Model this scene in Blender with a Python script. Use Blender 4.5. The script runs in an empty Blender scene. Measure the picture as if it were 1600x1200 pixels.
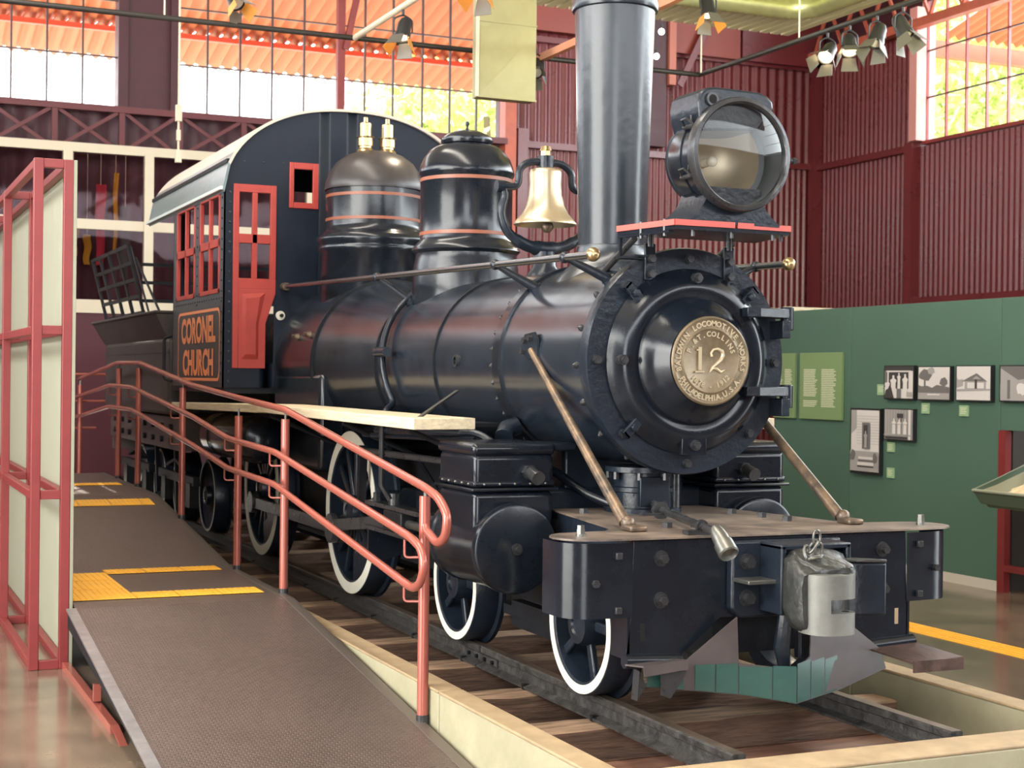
import bpy, bmesh, math, random
from mathutils import Vector, Matrix, Quaternion
random.seed(7)
PI = math.pi
scn = bpy.context.scene
COL = scn.collection

# ------------------------------------------------------------------ camera
cam_d = bpy.data.cameras.new('camera'); cam = bpy.data.objects.new('camera', cam_d); COL.objects.link(cam)
cam_d.sensor_width = 36; cam_d.sensor_fit = 'HORIZONTAL'; cam_d.lens = 2370/1600*36
cam_d.clip_start = 0.05; cam_d.clip_end = 400
Rc = ((0.914214766440932, 0.00970566502622353, 0.4051137628959928),
      (-0.40505232125964435, -0.007715282309707512, 0.9142609537003401),
      (0.01199907761146166, -0.9999231342884712, -0.0031221228665547192))
cm = Matrix(((Rc[0][0], -Rc[0][1], -Rc[0][2], -3.62511), (Rc[1][0], -Rc[1][1], -Rc[1][2], 0.0),
             (Rc[2][0], -Rc[2][1], -Rc[2][2], 1.40095), (0, 0, 0, 1)))
cam.matrix_world = cm
cam_d.dof.use_dof = True; cam_d.dof.focus_distance = 7.0; cam_d.dof.aperture_fstop = 5.6
scn.camera = cam

# ------------------------------------------------------------------ world, sun, window light, exposure
w = bpy.data.worlds.new('sky'); scn.world = w; w.use_nodes = True
bg = w.node_tree.nodes['Background']; bg.inputs[0].default_value = (0.93, 0.97, 1.0, 1); bg.inputs[1].default_value = 4.2
sun_d = bpy.data.lights.new('sun', 'SUN'); sun = bpy.data.objects.new('sun', sun_d); COL.objects.link(sun)
sun_d.energy = 5.5; sun_d.angle = 0.02; sun_d.color = (1.0, 0.95, 0.86)
sun.rotation_euler = (math.radians(-38), math.radians(20), 0)
def area(name, loc, direction, sx, sy, power, color):
    d = bpy.data.lights.new(name, 'AREA'); d.shape = 'RECTANGLE'; d.size = sx; d.size_y = sy
    d.energy = power; d.color = color
    o = bpy.data.objects.new(name, d); COL.objects.link(o); o.location = loc
    o.rotation_euler = Vector(direction).to_track_quat('-Z', 'Y').to_euler(); return o
# area lights added as daylight at unseen openings in the left and front walls
area('added_daylight_left', (-9.3, 5.0, 5.6), (1, 0, -0.12), 15, 1.7, 330, (1.0, 0.95, 0.86))
area('added_daylight_front', (1.0, -6.3, 5.6), (0, 1, -0.12), 15, 1.7, 160, (0.95, 0.97, 1.0))
area('added_daylight_bay', (-6.0, -6.3, 2.0), (0.2, 1, 0.0), 4.0, 4.0, 70, (1.0, 0.96, 0.90))
area('added_daylight_left_door', (-9.3, 5.2, 2.55), (1, 0, 0), 6.2, 5.5, 400, (1.0, 0.93, 0.80))
area('daylight_right_door', (10.4, 1.2, 2.5), (-1, 0.1, 0), 3.0, 5.4, 150, (0.80, 0.95, 1.0))
area('boiler_top_fill', (-2.6, 6.0, 8.3), (0, 0, -1), 1.0, 12, 420, (1.0, 0.93, 0.82))  # unseen light added under the closed ceiling for the boiler's top highlight
area('daylight_right', (10.6, 8.0, 5.6), (-1, 0, -0.15), 15, 1.7, 420, (0.84, 0.96, 1.0))
ul = bpy.data.lights.new('ceiling_fill', 'SPOT'); ulo = bpy.data.objects.new('ceiling_fill', ul); COL.objects.link(ulo)   # unseen light added to brighten the slatted ceiling and duct
ul.energy = 420; ul.color = (1.0, 0.95, 0.55); ul.spot_size = math.radians(75); ul.spot_blend = 0.8; ul.shadow_soft_size = 0.15
ulo.location = (2.9, 7.6, 3.9); ulo.rotation_euler = Vector((1.6, 4.6, 1.3)).to_track_quat('-Z', 'Y').to_euler()
scn.view_settings.view_transform = 'Standard'; scn.view_settings.look = 'None'
scn.view_settings.gamma = 1; scn.view_settings.use_curve_mapping = False
scn.view_settings.exposure = 0.72

# ------------------------------------------------------------------ materials
MATS = {}
def mat(name, color, rough=0.5, metal=0.0, bump=0.0, bscale=40, var=0.0, vscale=6, emit=None, estr=0, coat=0.0, spec=0.5, alpha=None, stretch=None, dark=None):
    if name in MATS: return MATS[name]
    m = bpy.data.materials.new(name); m.use_nodes = True; nt = m.node_tree; b = nt.nodes['Principled BSDF']
    L = nt.links.new
    b.inputs['Base Color'].default_value = (*color, 1); b.inputs['Roughness'].default_value = rough
    b.inputs['Metallic'].default_value = metal; b.inputs['Coat Weight'].default_value = coat
    b.inputs['Coat Roughness'].default_value = 0.12
    b.inputs['Specular IOR Level'].default_value = spec
    tc = nt.nodes.new('ShaderNodeTexCoord'); src = tc.outputs['Object']
    if stretch:
        mp = nt.nodes.new('ShaderNodeMapping'); mp.inputs['Scale'].default_value = stretch
        L(src, mp.inputs[0]); src = mp.outputs[0]
    if var:
        n = nt.nodes.new('ShaderNodeTexNoise'); n.inputs['Scale'].default_value = vscale; n.inputs['Detail'].default_value = 6
        n.inputs['Roughness'].default_value = 0.65
        L(src, n.inputs['Vector']); r = nt.nodes.new('ShaderNodeValToRGB')
        d = dark or tuple(c*(1-var) for c in color); li = tuple(min(1, c*(1+var)) for c in color)
        r.color_ramp.elements[0].position = 0.32; r.color_ramp.elements[1].position = 0.7
        r.color_ramp.elements[0].color = (*d, 1); r.color_ramp.elements[1].color = (*li, 1)
        L(n.outputs[0], r.inputs[0]); L(r.outputs[0], b.inputs['Base Color'])
        mr = nt.nodes.new('ShaderNodeMapRange'); mr.inputs[3].default_value = max(0.03, rough*0.75); mr.inputs[4].default_value = min(1, rough*1.3)
        L(n.outputs[0], mr.inputs[0]); L(mr.outputs[0], b.inputs['Roughness'])
    if bump:
        n2 = nt.nodes.new('ShaderNodeTexNoise'); n2.inputs['Scale'].default_value = bscale; n2.inputs['Detail'].default_value = 4
        L(src, n2.inputs['Vector']); bp = nt.nodes.new('ShaderNodeBump'); bp.inputs['Strength'].default_value = bump; bp.inputs['Distance'].default_value = 0.01
        L(n2.outputs[0], bp.inputs['Height']); L(bp.outputs[0], b.inputs['Normal'])
    if emit: b.inputs['Emission Color'].default_value = (*emit, 1); b.inputs['Emission Strength'].default_value = estr
    MATS[name] = m; return m
black = mat('black_gloss_paint', (0.008, 0.011, 0.017), 0.20, spec=0.42, bump=0.10, bscale=9, var=0.25, vscale=5)
boilerm = mat('boiler_black_paint', (0.012, 0.017, 0.026), 0.22, spec=0.65, bump=0.16, bscale=5, var=0.3, vscale=4)
satin = mat('satin_black_cast', (0.010, 0.015, 0.024), 0.30, spec=0.42, bump=0.25, bscale=35, var=0.3)
dark = mat('dark_grimy_steel', (0.008, 0.009, 0.012), 0.5, spec=0.3, bump=0.2, bscale=30, var=0.35)
cabm = mat('cab_black_paint', (0.010, 0.014, 0.024), 0.34, spec=0.22, bump=0.05, bscale=8, var=0.15)
tenderm = mat('weathered_tender_steel', (0.045, 0.036, 0.033), 0.6, bump=0.3, bscale=14, var=0.45, vscale=9, stretch=(1, 1, 0.25))
steel = mat('worn_bright_steel', (0.20, 0.20, 0.185), 0.36, metal=0.85, bump=0.1, bscale=50, var=0.25)
dsteel = mat('dark_bright_steel', (0.055, 0.056, 0.060), 0.28, metal=0.5, bump=0.15, bscale=40, var=0.4)
rusty = mat('rust_worn_iron', (0.17, 0.115, 0.07), 0.38, metal=0.55, bump=0.3, bscale=30, var=0.5, vscale=14, dark=(0.07, 0.06, 0.055))
deckm = mat('dusty_deck_plate', (0.20, 0.15, 0.115), 0.42, metal=0.2, bump=0.12, bscale=20, var=0.35, vscale=5, dark=(0.07, 0.06, 0.055))
brass = mat('aged_brass', (0.46, 0.35, 0.19), 0.28, metal=0.95, bump=0.06, bscale=30, var=0.2)
bellm = mat('pale_bell_brass', (0.60, 0.49, 0.33), 0.34, metal=0.8, var=0.1)
platem = mat('cast_bronze_plate', (0.19, 0.145, 0.09), 0.42, metal=0.5, bump=0.15, bscale=30, var=0.25, vscale=12)
copper = mat('copper_stripe_paint', (0.26, 0.085, 0.045), 0.4)
redtrim = mat('cab_red_paint', (0.37, 0.042, 0.032), 0.45, bump=0.05, var=0.12)
shelfred = mat('shelf_red_paint', (0.55, 0.10, 0.08), 0.45)
white = mat('white_wheel_paint', (0.68, 0.66, 0.56), 0.5, bump=0.05, var=0.08)
wood = mat('cream_board_wood', (0.60, 0.51, 0.35), 0.6, bump=0.15, bscale=10, var=0.22, vscale=6, stretch=(6, 0.6, 10))
orange = mat('orange_lettering', (0.85, 0.29, 0.13), 0.5)
railm = mat('rusty_rail_steel', (0.055, 0.052, 0.050), 0.5, metal=0.3, bump=0.5, bscale=60, var=0.6, vscale=20)
railtop = mat('rail_head_steel', (0.17, 0.13, 0.10), 0.35, metal=0.6, bump=0.1, var=0.3)
tiem = mat('old_sleeper_timber', (0.25, 0.16, 0.10), 0.75, bump=0.7, bscale=16, var=0.55, vscale=7, stretch=(0.5, 4, 4))
tietop = mat('pit_floor_boards', (0.20, 0.095, 0.06), 0.6, bump=0.3, bscale=16, var=0.4, stretch=(0.6, 4, 1))
kerb = mat('cream_concrete_kerb', (0.34, 0.315, 0.205), 0.7, bump=0.2, bscale=25, var=0.12, vscale=4)
kerbtop = mat('tan_kerb_top', (0.36, 0.26, 0.15), 0.65, bump=0.2, bscale=20, var=0.2, vscale=7)
floorm = mat('polished_brown_concrete', (0.17, 0.125, 0.090), 0.18, bump=0.06, bscale=3, var=0.38, vscale=2.2, coat=0.25)
redframe = mat('red_steel_frame', (0.20, 0.026, 0.026), 0.42, var=0.1)
handrailm = mat('salmon_red_handrail', (0.38, 0.105, 0.078), 0.27, metal=0.2, coat=0.3)
boardm = mat('cream_display_board', (0.29, 0.29, 0.215), 0.6, var=0.06)
wallred = mat('dark_red_wall_paint', (0.155, 0.025, 0.029), 0.28, bump=0.05, bscale=6, var=0.12, vscale=1.5)
plum = mat('plum_wall_paint', (0.065, 0.016, 0.024), 0.5, var=0.15)
steelred = mat('red_structural_steel', (0.24, 0.035, 0.032), 0.5, var=0.15)
steelorange = mat('orange_red_steel', (0.50, 0.12, 0.07), 0.5, var=0.1)
greenw = mat('green_exhibition_wall', (0.075, 0.150, 0.108), 0.5, var=0.06, vscale=1)
olive = mat('olive_text_panel', (0.20, 0.30, 0.13), 0.55)
palegreen = mat('pale_green_label', (0.30, 0.46, 0.26), 0.55)
textm = mat('cream_print', (0.72, 0.74, 0.52), 0.6)
creamframe = mat('cream_partition_frame', (0.66, 0.58, 0.44), 0.5)
ductm = mat('beige_sheet_duct', (0.36, 0.33, 0.17), 0.42, metal=0.3, var=0.12, vscale=2)
spiral = mat('lamplit_galvanised_duct', (0.70, 0.72, 0.36), 0.38, metal=0.75, var=0.1)  # galvanised metal with yellow-green lamp light put into its colour
slat = mat('pale_slat_ceiling', (0.84, 0.80, 0.50), 0.5)
pipem = mat('dark_conduit_pipe', (0.05, 0.045, 0.04), 0.4, metal=0.5)
spotb = mat('black_spotlight_housing', (0.02, 0.02, 0.022), 0.4)
barn = mat('grey_barn_door', (0.16, 0.15, 0.13), 0.45, metal=0.4)
gel = mat('orange_gel_frame', (0.75, 0.30, 0.05), 0.5)
yellow = mat('yellow_tactile_tile', (0.85, 0.44, 0.04), 0.5, bump=0.05, var=0.1)
alu = mat('aluminium_edge_strip', (0.45, 0.46, 0.47), 0.3, metal=0.85, bump=0.1, var=0.2, vscale=10)
canopy = mat('orange_corrugated_canopy', (0.52, 0.155, 0.06), 0.55)
roofin = mat('cream_roof_lining', (0.50, 0.42, 0.30), 0.7)
groundm = mat('pale_sunlit_ground', (0.55, 0.50, 0.40), 0.9, var=0.1)
leafm = mat('yellow_green_leaves', (0.62, 0.72, 0.28), 0.55, var=0.3, vscale=2)
leafd = mat('green_leaves', (0.45, 0.62, 0.30), 0.55, var=0.3, vscale=2)
bark = mat('tree_bark', (0.16, 0.12, 0.08), 0.9)
dkgray = mat('dark_exhibit_recess', (0.05, 0.042, 0.036), 0.7)
sand = mat('pale_relief_model', (0.75, 0.60, 0.38), 0.8, bump=0.5, bscale=25, var=0.2, vscale=15)
trayg = mat('dark_green_tray', (0.055, 0.085, 0.055), 0.45)
trayin = mat('grey_green_tray_inside', (0.26, 0.25, 0.17), 0.5)
teal = mat('teal_reflection_tone', (0.035, 0.092, 0.080), 0.25, var=0.15, coat=0.3)  # green reflection on the plough foot, put into the base colour
taupe = mat('taupe_worn_plate', (0.075, 0.060, 0.060), 0.4, var=0.2)
greyp = [mat('photo_print_tone_%s' % n, (v, v*0.96, v*0.93), 0.5) for n, v in (('dark', 0.05), ('deep', 0.16), ('mid', 0.36), ('light', 0.66))]
flagy = mat('yellow_cloth', (0.60, 0.38, 0.03), 0.8); flagr = mat('crimson_cloth', (0.42, 0.03, 0.05), 0.8); flagg = mat('grey_green_cloth', (0.10, 0.12, 0.10), 0.8)
greysign = mat('grey_sign_plate', (0.35, 0.35, 0.33), 0.5)
bulb = mat('glowing_bulb', (1, 1, 1), 0.5, emit=(0.95, 0.9, 1.0), estr=12)
spotlens = mat('warm_spot_lens', (1, 0.8, 0.5), 0.3, emit=(1.0, 0.78, 0.45), estr=6)

# tread plate for the ramp: staggered raised lozenges
def tread():
    m = bpy.data.materials.new('brown_tread_plate'); m.use_nodes = True; nt = m.node_tree; b = nt.nodes['Principled BSDF']; L = nt.links.new
    b.inputs['Metallic'].default_value = 0.45; b.inputs['Roughness'].default_value = 0.38
    tc = nt.nodes.new('ShaderNodeTexCoord')
    br = nt.nodes.new('ShaderNodeTexBrick'); br.offset = 0.5; br.inputs['Scale'].default_value = 1
    br.inputs['Brick Width'].default_value = 0.034; br.inputs['Row Height'].default_value = 0.017
    br.inputs['Mortar Size'].default_value = 0.0045; br.inputs['Mortar Smooth'].default_value = 1.0
    L(tc.outputs['Object'], br.inputs['Vector'])
    bp = nt.nodes.new('ShaderNodeBump'); bp.invert = True; bp.inputs['Strength'].default_value = 0.9; bp.inputs['Distance'].default_value = 0.004
    L(br.outputs['Fac'], bp.inputs['Height']); L(bp.outputs[0], b.inputs['Normal'])
    n = nt.nodes.new('ShaderNodeTexNoise'); n.inputs['Scale'].default_value = 2.2; n.inputs['Detail'].default_value = 5; L(tc.outputs['Object'], n.inputs['Vector'])
    r = nt.nodes.new('ShaderNodeValToRGB'); r.color_ramp.elements[0].color = (0.15, 0.110, 0.097, 1); r.color_ramp.elements[1].color = (0.23, 0.175, 0.155, 1)
    L(n.outputs[0], r.inputs[0]); mx = nt.nodes.new('ShaderNodeMix'); mx.data_type = 'RGBA'; mx.blend_type = 'MULTIPLY'; mx.inputs[0].default_value = 0.35
    L(r.outputs[0], mx.inputs[6]); L(br.outputs['Color'], mx.inputs[7]); L(mx.outputs[2], b.inputs['Base Color'])
    return m
treadm = tread()
def glass(name, tint, rough=0.02, mixv=0.75, gl=(1, 1, 1)):
    m = bpy.data.materials.new(name); m.use_nodes = True; nt = m.node_tree; nt.nodes.clear(); L = nt.links.new
    o = nt.nodes.new('ShaderNodeOutputMaterial'); t = nt.nodes.new('ShaderNodeBsdfTransparent'); g = nt.nodes.new('ShaderNodeBsdfGlossy')
    t.inputs[0].default_value = (*tint, 1); g.inputs['Roughness'].default_value = rough; g.inputs[0].default_value = (*gl, 1)
    fr = nt.nodes.new('ShaderNodeFresnel'); fr.inputs[0].default_value = 1.5
    ad = nt.nodes.new('ShaderNodeMath'); ad.operation = 'ADD'; ad.inputs[1].default_value = mixv
    L(fr.outputs[0], ad.inputs[0]); mx = nt.nodes.new('ShaderNodeMixShader'); L(ad.outputs[0], mx.inputs[0]); L(t.outputs[0], mx.inputs[1]); L(g.outputs[0], mx.inputs[2]); L(mx.outputs[0], o.inputs[0])
    return m
paneglass = glass('partition_glass', (0.85, 0.75, 0.78), 0.03, 0.0, (0.2, 0.17, 0.18))
lampglass = glass('headlamp_glass', (0.93, 0.93, 0.90), 0.02, 0.0, (0.35, 0.36, 0.36))
reflector = mat('silvered_reflector', (0.52, 0.45, 0.35), 0.45, metal=0.7, var=0.1)

# ------------------------------------------------------------------ mesh helpers
class MB:
    def __init__(s): s.bm = bmesh.new(); s.mi = 0
    def _f(s, faces):
        for f in faces: f.material_index = s.mi
    def poly(s, pts):
        f = s.bm.faces.new([s.bm.verts.new(p) for p in pts]); s._f([f]); return s
    def box(s, x0, x1, y0, y1, z0, z1, M=None):
        v = [s.bm.verts.new((M @ Vector(p)) if M else p) for p in
             ((x0,y0,z0),(x1,y0,z0),(x1,y1,z0),(x0,y1,z0),(x0,y0,z1),(x1,y0,z1),(x1,y1,z1),(x0,y1,z1))]
        s._f([s.bm.faces.new([v[i] for i in q]) for q in ((0,3,2,1),(4,5,6,7),(0,1,5,4),(1,2,6,5),(2,3,7,6),(3,0,4,7))]); return s
    def prism(s, pts, d, M=None):
        """pts: list of 3-D points of one face, d: extrusion vector"""
        d = Vector(d); a = [s.bm.verts.new((M @ Vector(p)) if M else p) for p in pts]
        b = [s.bm.verts.new((M @ (Vector(p)+d)) if M else Vector(p)+d) for p in pts]; n = len(pts)
        fs = [s.bm.faces.new(a[::-1]), s.bm.faces.new(b)]
        fs += [s.bm.faces.new((a[i], a[(i+1) % n], b[(i+1) % n], b[i])) for i in range(n)]
        s._f(fs); return s
    def lathe(s, prof, o=(0,0,0), ax=(0,0,1), seg=32, a0=0, a1=2*PI, cap=True):
        ax = Vector(ax).normalized(); o = Vector(o)
        u = ax.orthogonal().normalized()
        if abs(ax.z) > 0.9: u = Vector((1,0,0))
        elif abs(ax.y) > 0.9: u = Vector((1,0,0))
        v = ax.cross(u); full = abs(a1-a0-2*PI) < 1e-5; rings = []
        n = seg if full else seg+1
        for r, h in prof:
            if r < 1e-6: rings.append([s.bm.verts.new(o+ax*h)])
            else: rings.append([s.bm.verts.new(o+ax*h+(u*math.cos(a0+(a1-a0)*i/seg)+v*math.sin(a0+(a1-a0)*i/seg))*r) for i in range(n)])
        fs = []
        for A, B in zip(rings, rings[1:]):
            for i in range(seg):
                j = (i+1) % n
                if len(A) == 1 and len(B) == 1: continue
                if len(A) == 1: fs.append(s.bm.faces.new((A[0], B[j], B[i])))
                elif len(B) == 1: fs.append(s.bm.faces.new((A[i], A[j], B[0])))
                else: fs.append(s.bm.faces.new((A[i], A[j], B[j], B[i])))
        if cap and full:
            if len(rings[0]) > 1: fs.append(s.bm.faces.new(rings[0][::-1]))
            if len(rings[-1]) > 1: fs.append(s.bm.faces.new(rings[-1]))
        s._f(fs); return s
    def cyl(s, p0, p1, r0, r1=None, seg=16):
        p0 = Vector(p0); p1 = Vector(p1); r1 = r0 if r1 is None else r1
        return s.lathe([(r0, 0), (r1, (p1-p0).length)], p0, p1-p0, seg)
    def hexa(s, p, d, r, h): p = Vector(p); d = Vector(d).normalized(); return s.cyl(p, p+d*h, r, r, 6)
    def ball(s, c, r, seg=16, sq=(1,1,1)):
        k = max(6, seg//2); pr = [(math.sin(PI*i/k), -math.cos(PI*i/k)) for i in range(k+1)]
        n0 = len(s.bm.verts); s.lathe([(a, b) for a, b in pr], (0,0,0), (0,0,1), seg, cap=False)
        s.bm.verts.ensure_lookup_table()
        for vv in s.bm.verts[n0:]: vv.co = Vector(c)+Vector((vv.co.x*r*sq[0], vv.co.y*r*sq[1], vv.co.z*r*sq[2]))
        return s
    def tube(s, pts, r, seg=10, fillet=0.0, closed=False, rz=None):
        P = [Vector(p) for p in pts]
        if fillet and len(P) > 2:
            if isinstance(r, (list, tuple)): r = [r[0]]+[q for q in r[1:-1] for _ in range(5)]+[r[-1]]
            Q = [P[0]]
            for a, b, c in zip(P, P[1:], P[2:]):
                f = min(fillet, (b-a).length*0.45, (c-b).length*0.45)
                A = b+(a-b).normalized()*f; C = b+(c-b).normalized()*f
                for t in (0, .25, .5, .75, 1): Q.append((1-t)**2*A+2*t*(1-t)*b+t*t*C)
            Q.append(P[-1]); P = Q
        T = []
        for i in range(len(P)):
            if closed: t = P[(i+1) % len(P)]-P[i-1]
            else: t = P[min(i+1, len(P)-1)]-P[max(i-1, 0)]
            T.append(t.normalized())
        u = T[0].orthogonal().normalized(); rings = []
        for i, p in enumerate(P):
            u = (u-T[i]*u.dot(T[i])).normalized(); v = T[i].cross(u)
            rr = r[i] if isinstance(r, (list, tuple)) else r
            rings.append([s.bm.verts.new(p+(u*math.cos(2*PI*k/seg)+v*math.sin(2*PI*k/seg))*rr) for k in range(seg)])
        fs = []
        for i in range(len(rings)-(0 if closed else 1)):
            A = rings[i]; B = rings[(i+1) % len(rings)]
            fs += [s.bm.faces.new((A[k], A[(k+1) % seg], B[(k+1) % seg], B[k])) for k in range(seg)]
        if not closed: fs += [s.bm.faces.new(rings[0][::-1]), s.bm.faces.new(rings[-1])]
        s._f(fs); return s
    def bar(s, p0, p1, w, h, up=(0,0,1)):
        p0 = Vector(p0); p1 = Vector(p1); d = (p1-p0); n = d.normalized(); up = Vector(up)
        if abs(n.dot(up)) > 0.98: up = Vector((1,0,0))
        sd = n.cross(up).normalized(); uu = sd.cross(n)
        q = [p0+sd*a+uu*b for a, b in ((-w/2,-h/2),(w/2,-h/2),(w/2,h/2),(-w/2,h/2))]
        return s.prism(q, d)
    def grid(s, rows):
        V = [[s.bm.verts.new(p) for p in r] for r in rows]
        s._f([s.bm.faces.new((V[i][j], V[i][j+1], V[i+1][j+1], V[i+1][j])) for i in range(len(V)-1) for j in range(len(V[0])-1)]); return s
WP = {}
def obj(name, mb, m, parent=None, bevel=0, bseg=2, ang=35, origin=None, M=None, norm=True):
    if M: bmesh.ops.transform(mb.bm, matrix=M, verts=mb.bm.verts)
    if norm: bmesh.ops.recalc_face_normals(mb.bm, faces=mb.bm.faces)
    base = WP.get(parent.name, Vector((0,0,0))) if parent else Vector((0,0,0))
    me = bpy.data.meshes.new(name)
    if origin is None:
        if mb.bm.verts:
            xs = [v.co for v in mb.bm.verts]
            origin = Vector(((min(v.x for v in xs)+max(v.x for v in xs))/2, (min(v.y for v in xs)+max(v.y for v in xs))/2, min(v.z for v in xs)))
        else: origin = Vector((0,0,0))
    origin = Vector(origin)
    bmesh.ops.translate(mb.bm, vec=-origin, verts=mb.bm.verts)
    mb.bm.to_mesh(me); mb.bm.free()
    for mm in (m if isinstance(m, (list, tuple)) else [m]): me.materials.append(mm)
    me.polygons.foreach_set('use_smooth', [True]*len(me.polygons)); me.set_sharp_from_angle(angle=math.radians(ang))
    o = bpy.data.objects.new(name, me); COL.objects.link(o)
    if parent: o.parent = parent
    o.location = origin-base; WP[o.name] = origin
    if bevel:
        b = o.modifiers.new('bevel', 'BEVEL'); b.width = bevel; b.segments = bseg; b.limit_method = 'ANGLE'; b.angle_limit = math.radians(40)
    return o
def thing(name, label, cat, loc=(0,0,0), group=None):
    o = bpy.data.objects.new(name, None); COL.objects.link(o); o.location = loc; WP[o.name] = Vector(loc); o.empty_display_size = 0.1
    o['label'] = label; o['category'] = cat
    if group: o['group'] = group
    return o
def tag(o, label, cat, group=None, kind=None):
    o['label'] = label; o['category'] = cat
    if group: o['group'] = group
    if kind: o['kind'] = kind
    return o
def struct(name, mb, m, parent=None, **k):
    o = obj(name, mb, m, parent, **k)
    if not parent: o['kind'] = 'structure'
    return o
def sempty(name, loc=(0,0,0)):
    o = bpy.data.objects.new(name, None); COL.objects.link(o); o.location = loc; WP[o.name] = Vector(loc); o['kind'] = 'structure'; o.empty_display_size = 0.1; return o
def dup(root, loc, rotz=None, label=None, group=None):
    r = root.copy(); COL.objects.link(r); r.location = loc; WP[r.name] = Vector(loc)
    if rotz is not None: r.rotation_euler = (0, 0, rotz)
    if label: r['label'] = label
    if group: r['group'] = group
    for ch in list(root.children):
        c = ch.copy(); COL.objects.link(c); c.parent = r
        for g in ch.children:
            d = g.copy(); COL.objects.link(d); d.parent = c
    return r
def copyto(o, parent, loc):   # a copy of a childless part
    c = o.copy(); COL.objects.link(c); c.parent = parent; c.location = Vector(loc); return c
def text_verts(s, size=1.0, extrude=0.0, align='CENTER', bold=0.0, res=3):
    cu = bpy.data.curves.new('t', 'FONT'); cu.body = s; cu.size = size; cu.extrude = extrude; cu.align_x = align; cu.align_y = 'CENTER'; cu.offset = bold; cu.resolution_u = res
    o = bpy.data.objects.new('t', cu); COL.objects.link(o)
    me = bpy.data.meshes.new_from_object(o); bpy.data.objects.remove(o); bpy.data.curves.remove(cu); return me
def add_mesh(mb, me, M):
    n0 = len(mb.bm.verts); mb.bm.from_mesh(me); mb.bm.verts.ensure_lookup_table()
    for v in mb.bm.verts[n0:]: v.co = M @ v.co
    bpy.data.meshes.remove(me)

FZ = -0.25   # floor level (rail head is z = 0)
#==STRUCTURE==
# ------------------------------------------------------------------ floor, pit, kerbs
mb = MB()
for x0, x1, y0, y1 in ((-9, -1.17, -6, 19.5), (1.2, 10.1, -6, 19.5), (-1.17, 1.2, -6, 4.58), (-1.17, 1.2, 18.2, 19.5)):
    mb.box(x0, x1, y0, y1, FZ-0.12, FZ)
struct('floor', mb, floorm)
struct('trim_1', MB().box(-1.2, 1.3, 4.5, 5.80, -0.36, -0.240), tietop)
struct('trim_9', MB().box(-1.2, 1.3, 5.78, 18.3, -0.52, -0.46), mat('dark_pit_soil', (0.045, 0.030, 0.026), 0.9, bump=0.5, var=0.4))
struct('trim_10', MB().box(-1.2, 1.3, 5.79, 5.81, -0.46, -0.240), tietop)
# kerb: each side a run of blocks with joints
def kerb_run(nm, segs):
    e = sempty(nm, (segs[0][0], segs[0][2], FZ))
    for x0, x1, y0, y1 in segs:
        obj('kerb_block', MB().box(x0, x1, y0, y1, -0.46, -0.012), kerb, e, bevel=0.006)
        obj('kerb_cap', MB().box(x0-0.004, x1+0.004, y0, y1, -0.012, 0.002), kerbtop, e, bevel=0.005)
ys = [4.792, 6.33, 8.6, 10.9, 13.2, 15.5, 18.3]
kerb_run('trim_2', [(-1.16, -1.05, a+0.006, b-0.006) for a, b in zip(ys, ys[1:])])
kerb_run('trim_3', [(1.08, 1.20, a+0.006, b-0.006) for a, b in zip(ys, ys[1:])])
kerb_run('trim_4', [(-1.16, 1.20, 4.585, 4.79)])
# yellow tactile strip on the brown floor
t = thing('tactile_strip', 'yellow ribbed tactile strip crossing the brown floor by the green wall', 'floor strip', (2.97, 8, FZ))
for i in range(14):
    y = 5.5+i*0.4; mb = MB().box(2.92, 3.17, y, y+0.392, FZ, FZ+0.003)
    for k in range(4): mb.box(2.945+k*0.058, 2.975+k*0.058, y+0.01, y+0.382, FZ+0.003, FZ+0.007)
    obj('tile', mb, yellow, t)

# ------------------------------------------------------------------ walls
def corrugated(mb, fn, u0, u1, z0, z1, pitch=0.076, amp=0.009):
    n = int(round((u1-u0)/pitch*8)); rows = [[], []]
    for i in range(n+1):
        u = u0+(u1-u0)*i/n; d = amp*math.sin(2*PI*u/pitch)
        rows[0].append(fn(u, d, z0)); rows[1].append(fn(u, d, z1))
    mb.grid(rows)
WT = 8.4
wb = sempty('wall_back', (3, 19.5, FZ))
fb = lambda u, d, z: (u, 19.5-d, z)
def sheets(fn, u0, u1, z0, z1, parent, m, n, **k):
    for i in range(n):
        a = u0+(u1-u0)*i/n; b = u0+(u1-u0)*(i+1)/n
        mb = MB(); corrugated(mb, fn, a, b, z0, z1, **k); obj('corrugated_sheet', mb, m, parent, ang=80, norm=False)
sheets(fb, 4.86, 10.07, 4.72, 7.2, wb, wallred, 5, pitch=0.16, amp=0.018)
sheets(lambda u, d, z: (u, 19.5-d, z), 4.86, 10.07, FZ, 4.70, wb, wallred, 5, pitch=0.104, amp=0.012)
sheets(fb, -9, 4.86, 0.13, 4.72, wb, plum, 6, pitch=0.25, amp=0.015)
obj('wall_backing', MB().box(-9, 4.8, 19.56, 19.7, 0.13, 4.72).box(4.8, 10.3, 19.56, 19.7, FZ, WT).box(-9, -2.0, 19.56, 19.7, FZ, 0.13).box(-0.45, 4.8, 19.56, 19.7, FZ, 0.13), plum, wb)
obj('pier', MB().box(-0.47, 0.26, 19.36, 19.7, 4.7, WT), plum, wb)
obj('pier_flange', MB().box(-0.49, -0.37, 19.30, 19.36, 4.7, WT), plum, wb)
obj('pier_flange', MB().box(0.16, 0.28, 19.30, 19.36, 4.7, WT), plum, wb)
obj('girt', MB().box(4.86, 10.07, 19.40, 19.5, 4.66, 4.75), wallred, wb)
obj('girt', MB().box(4.86, 10.07, 19.40, 19.5, 6.16, 6.24), wallred, wb)
obj('column', MB().box(4.78, 4.95, 19.3, 19.5, FZ, WT), steelorange, wb)
obj('column', MB().box(4.97, 5.12, 19.28, 19.5, FZ, 4.9), wallred, wb)
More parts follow.
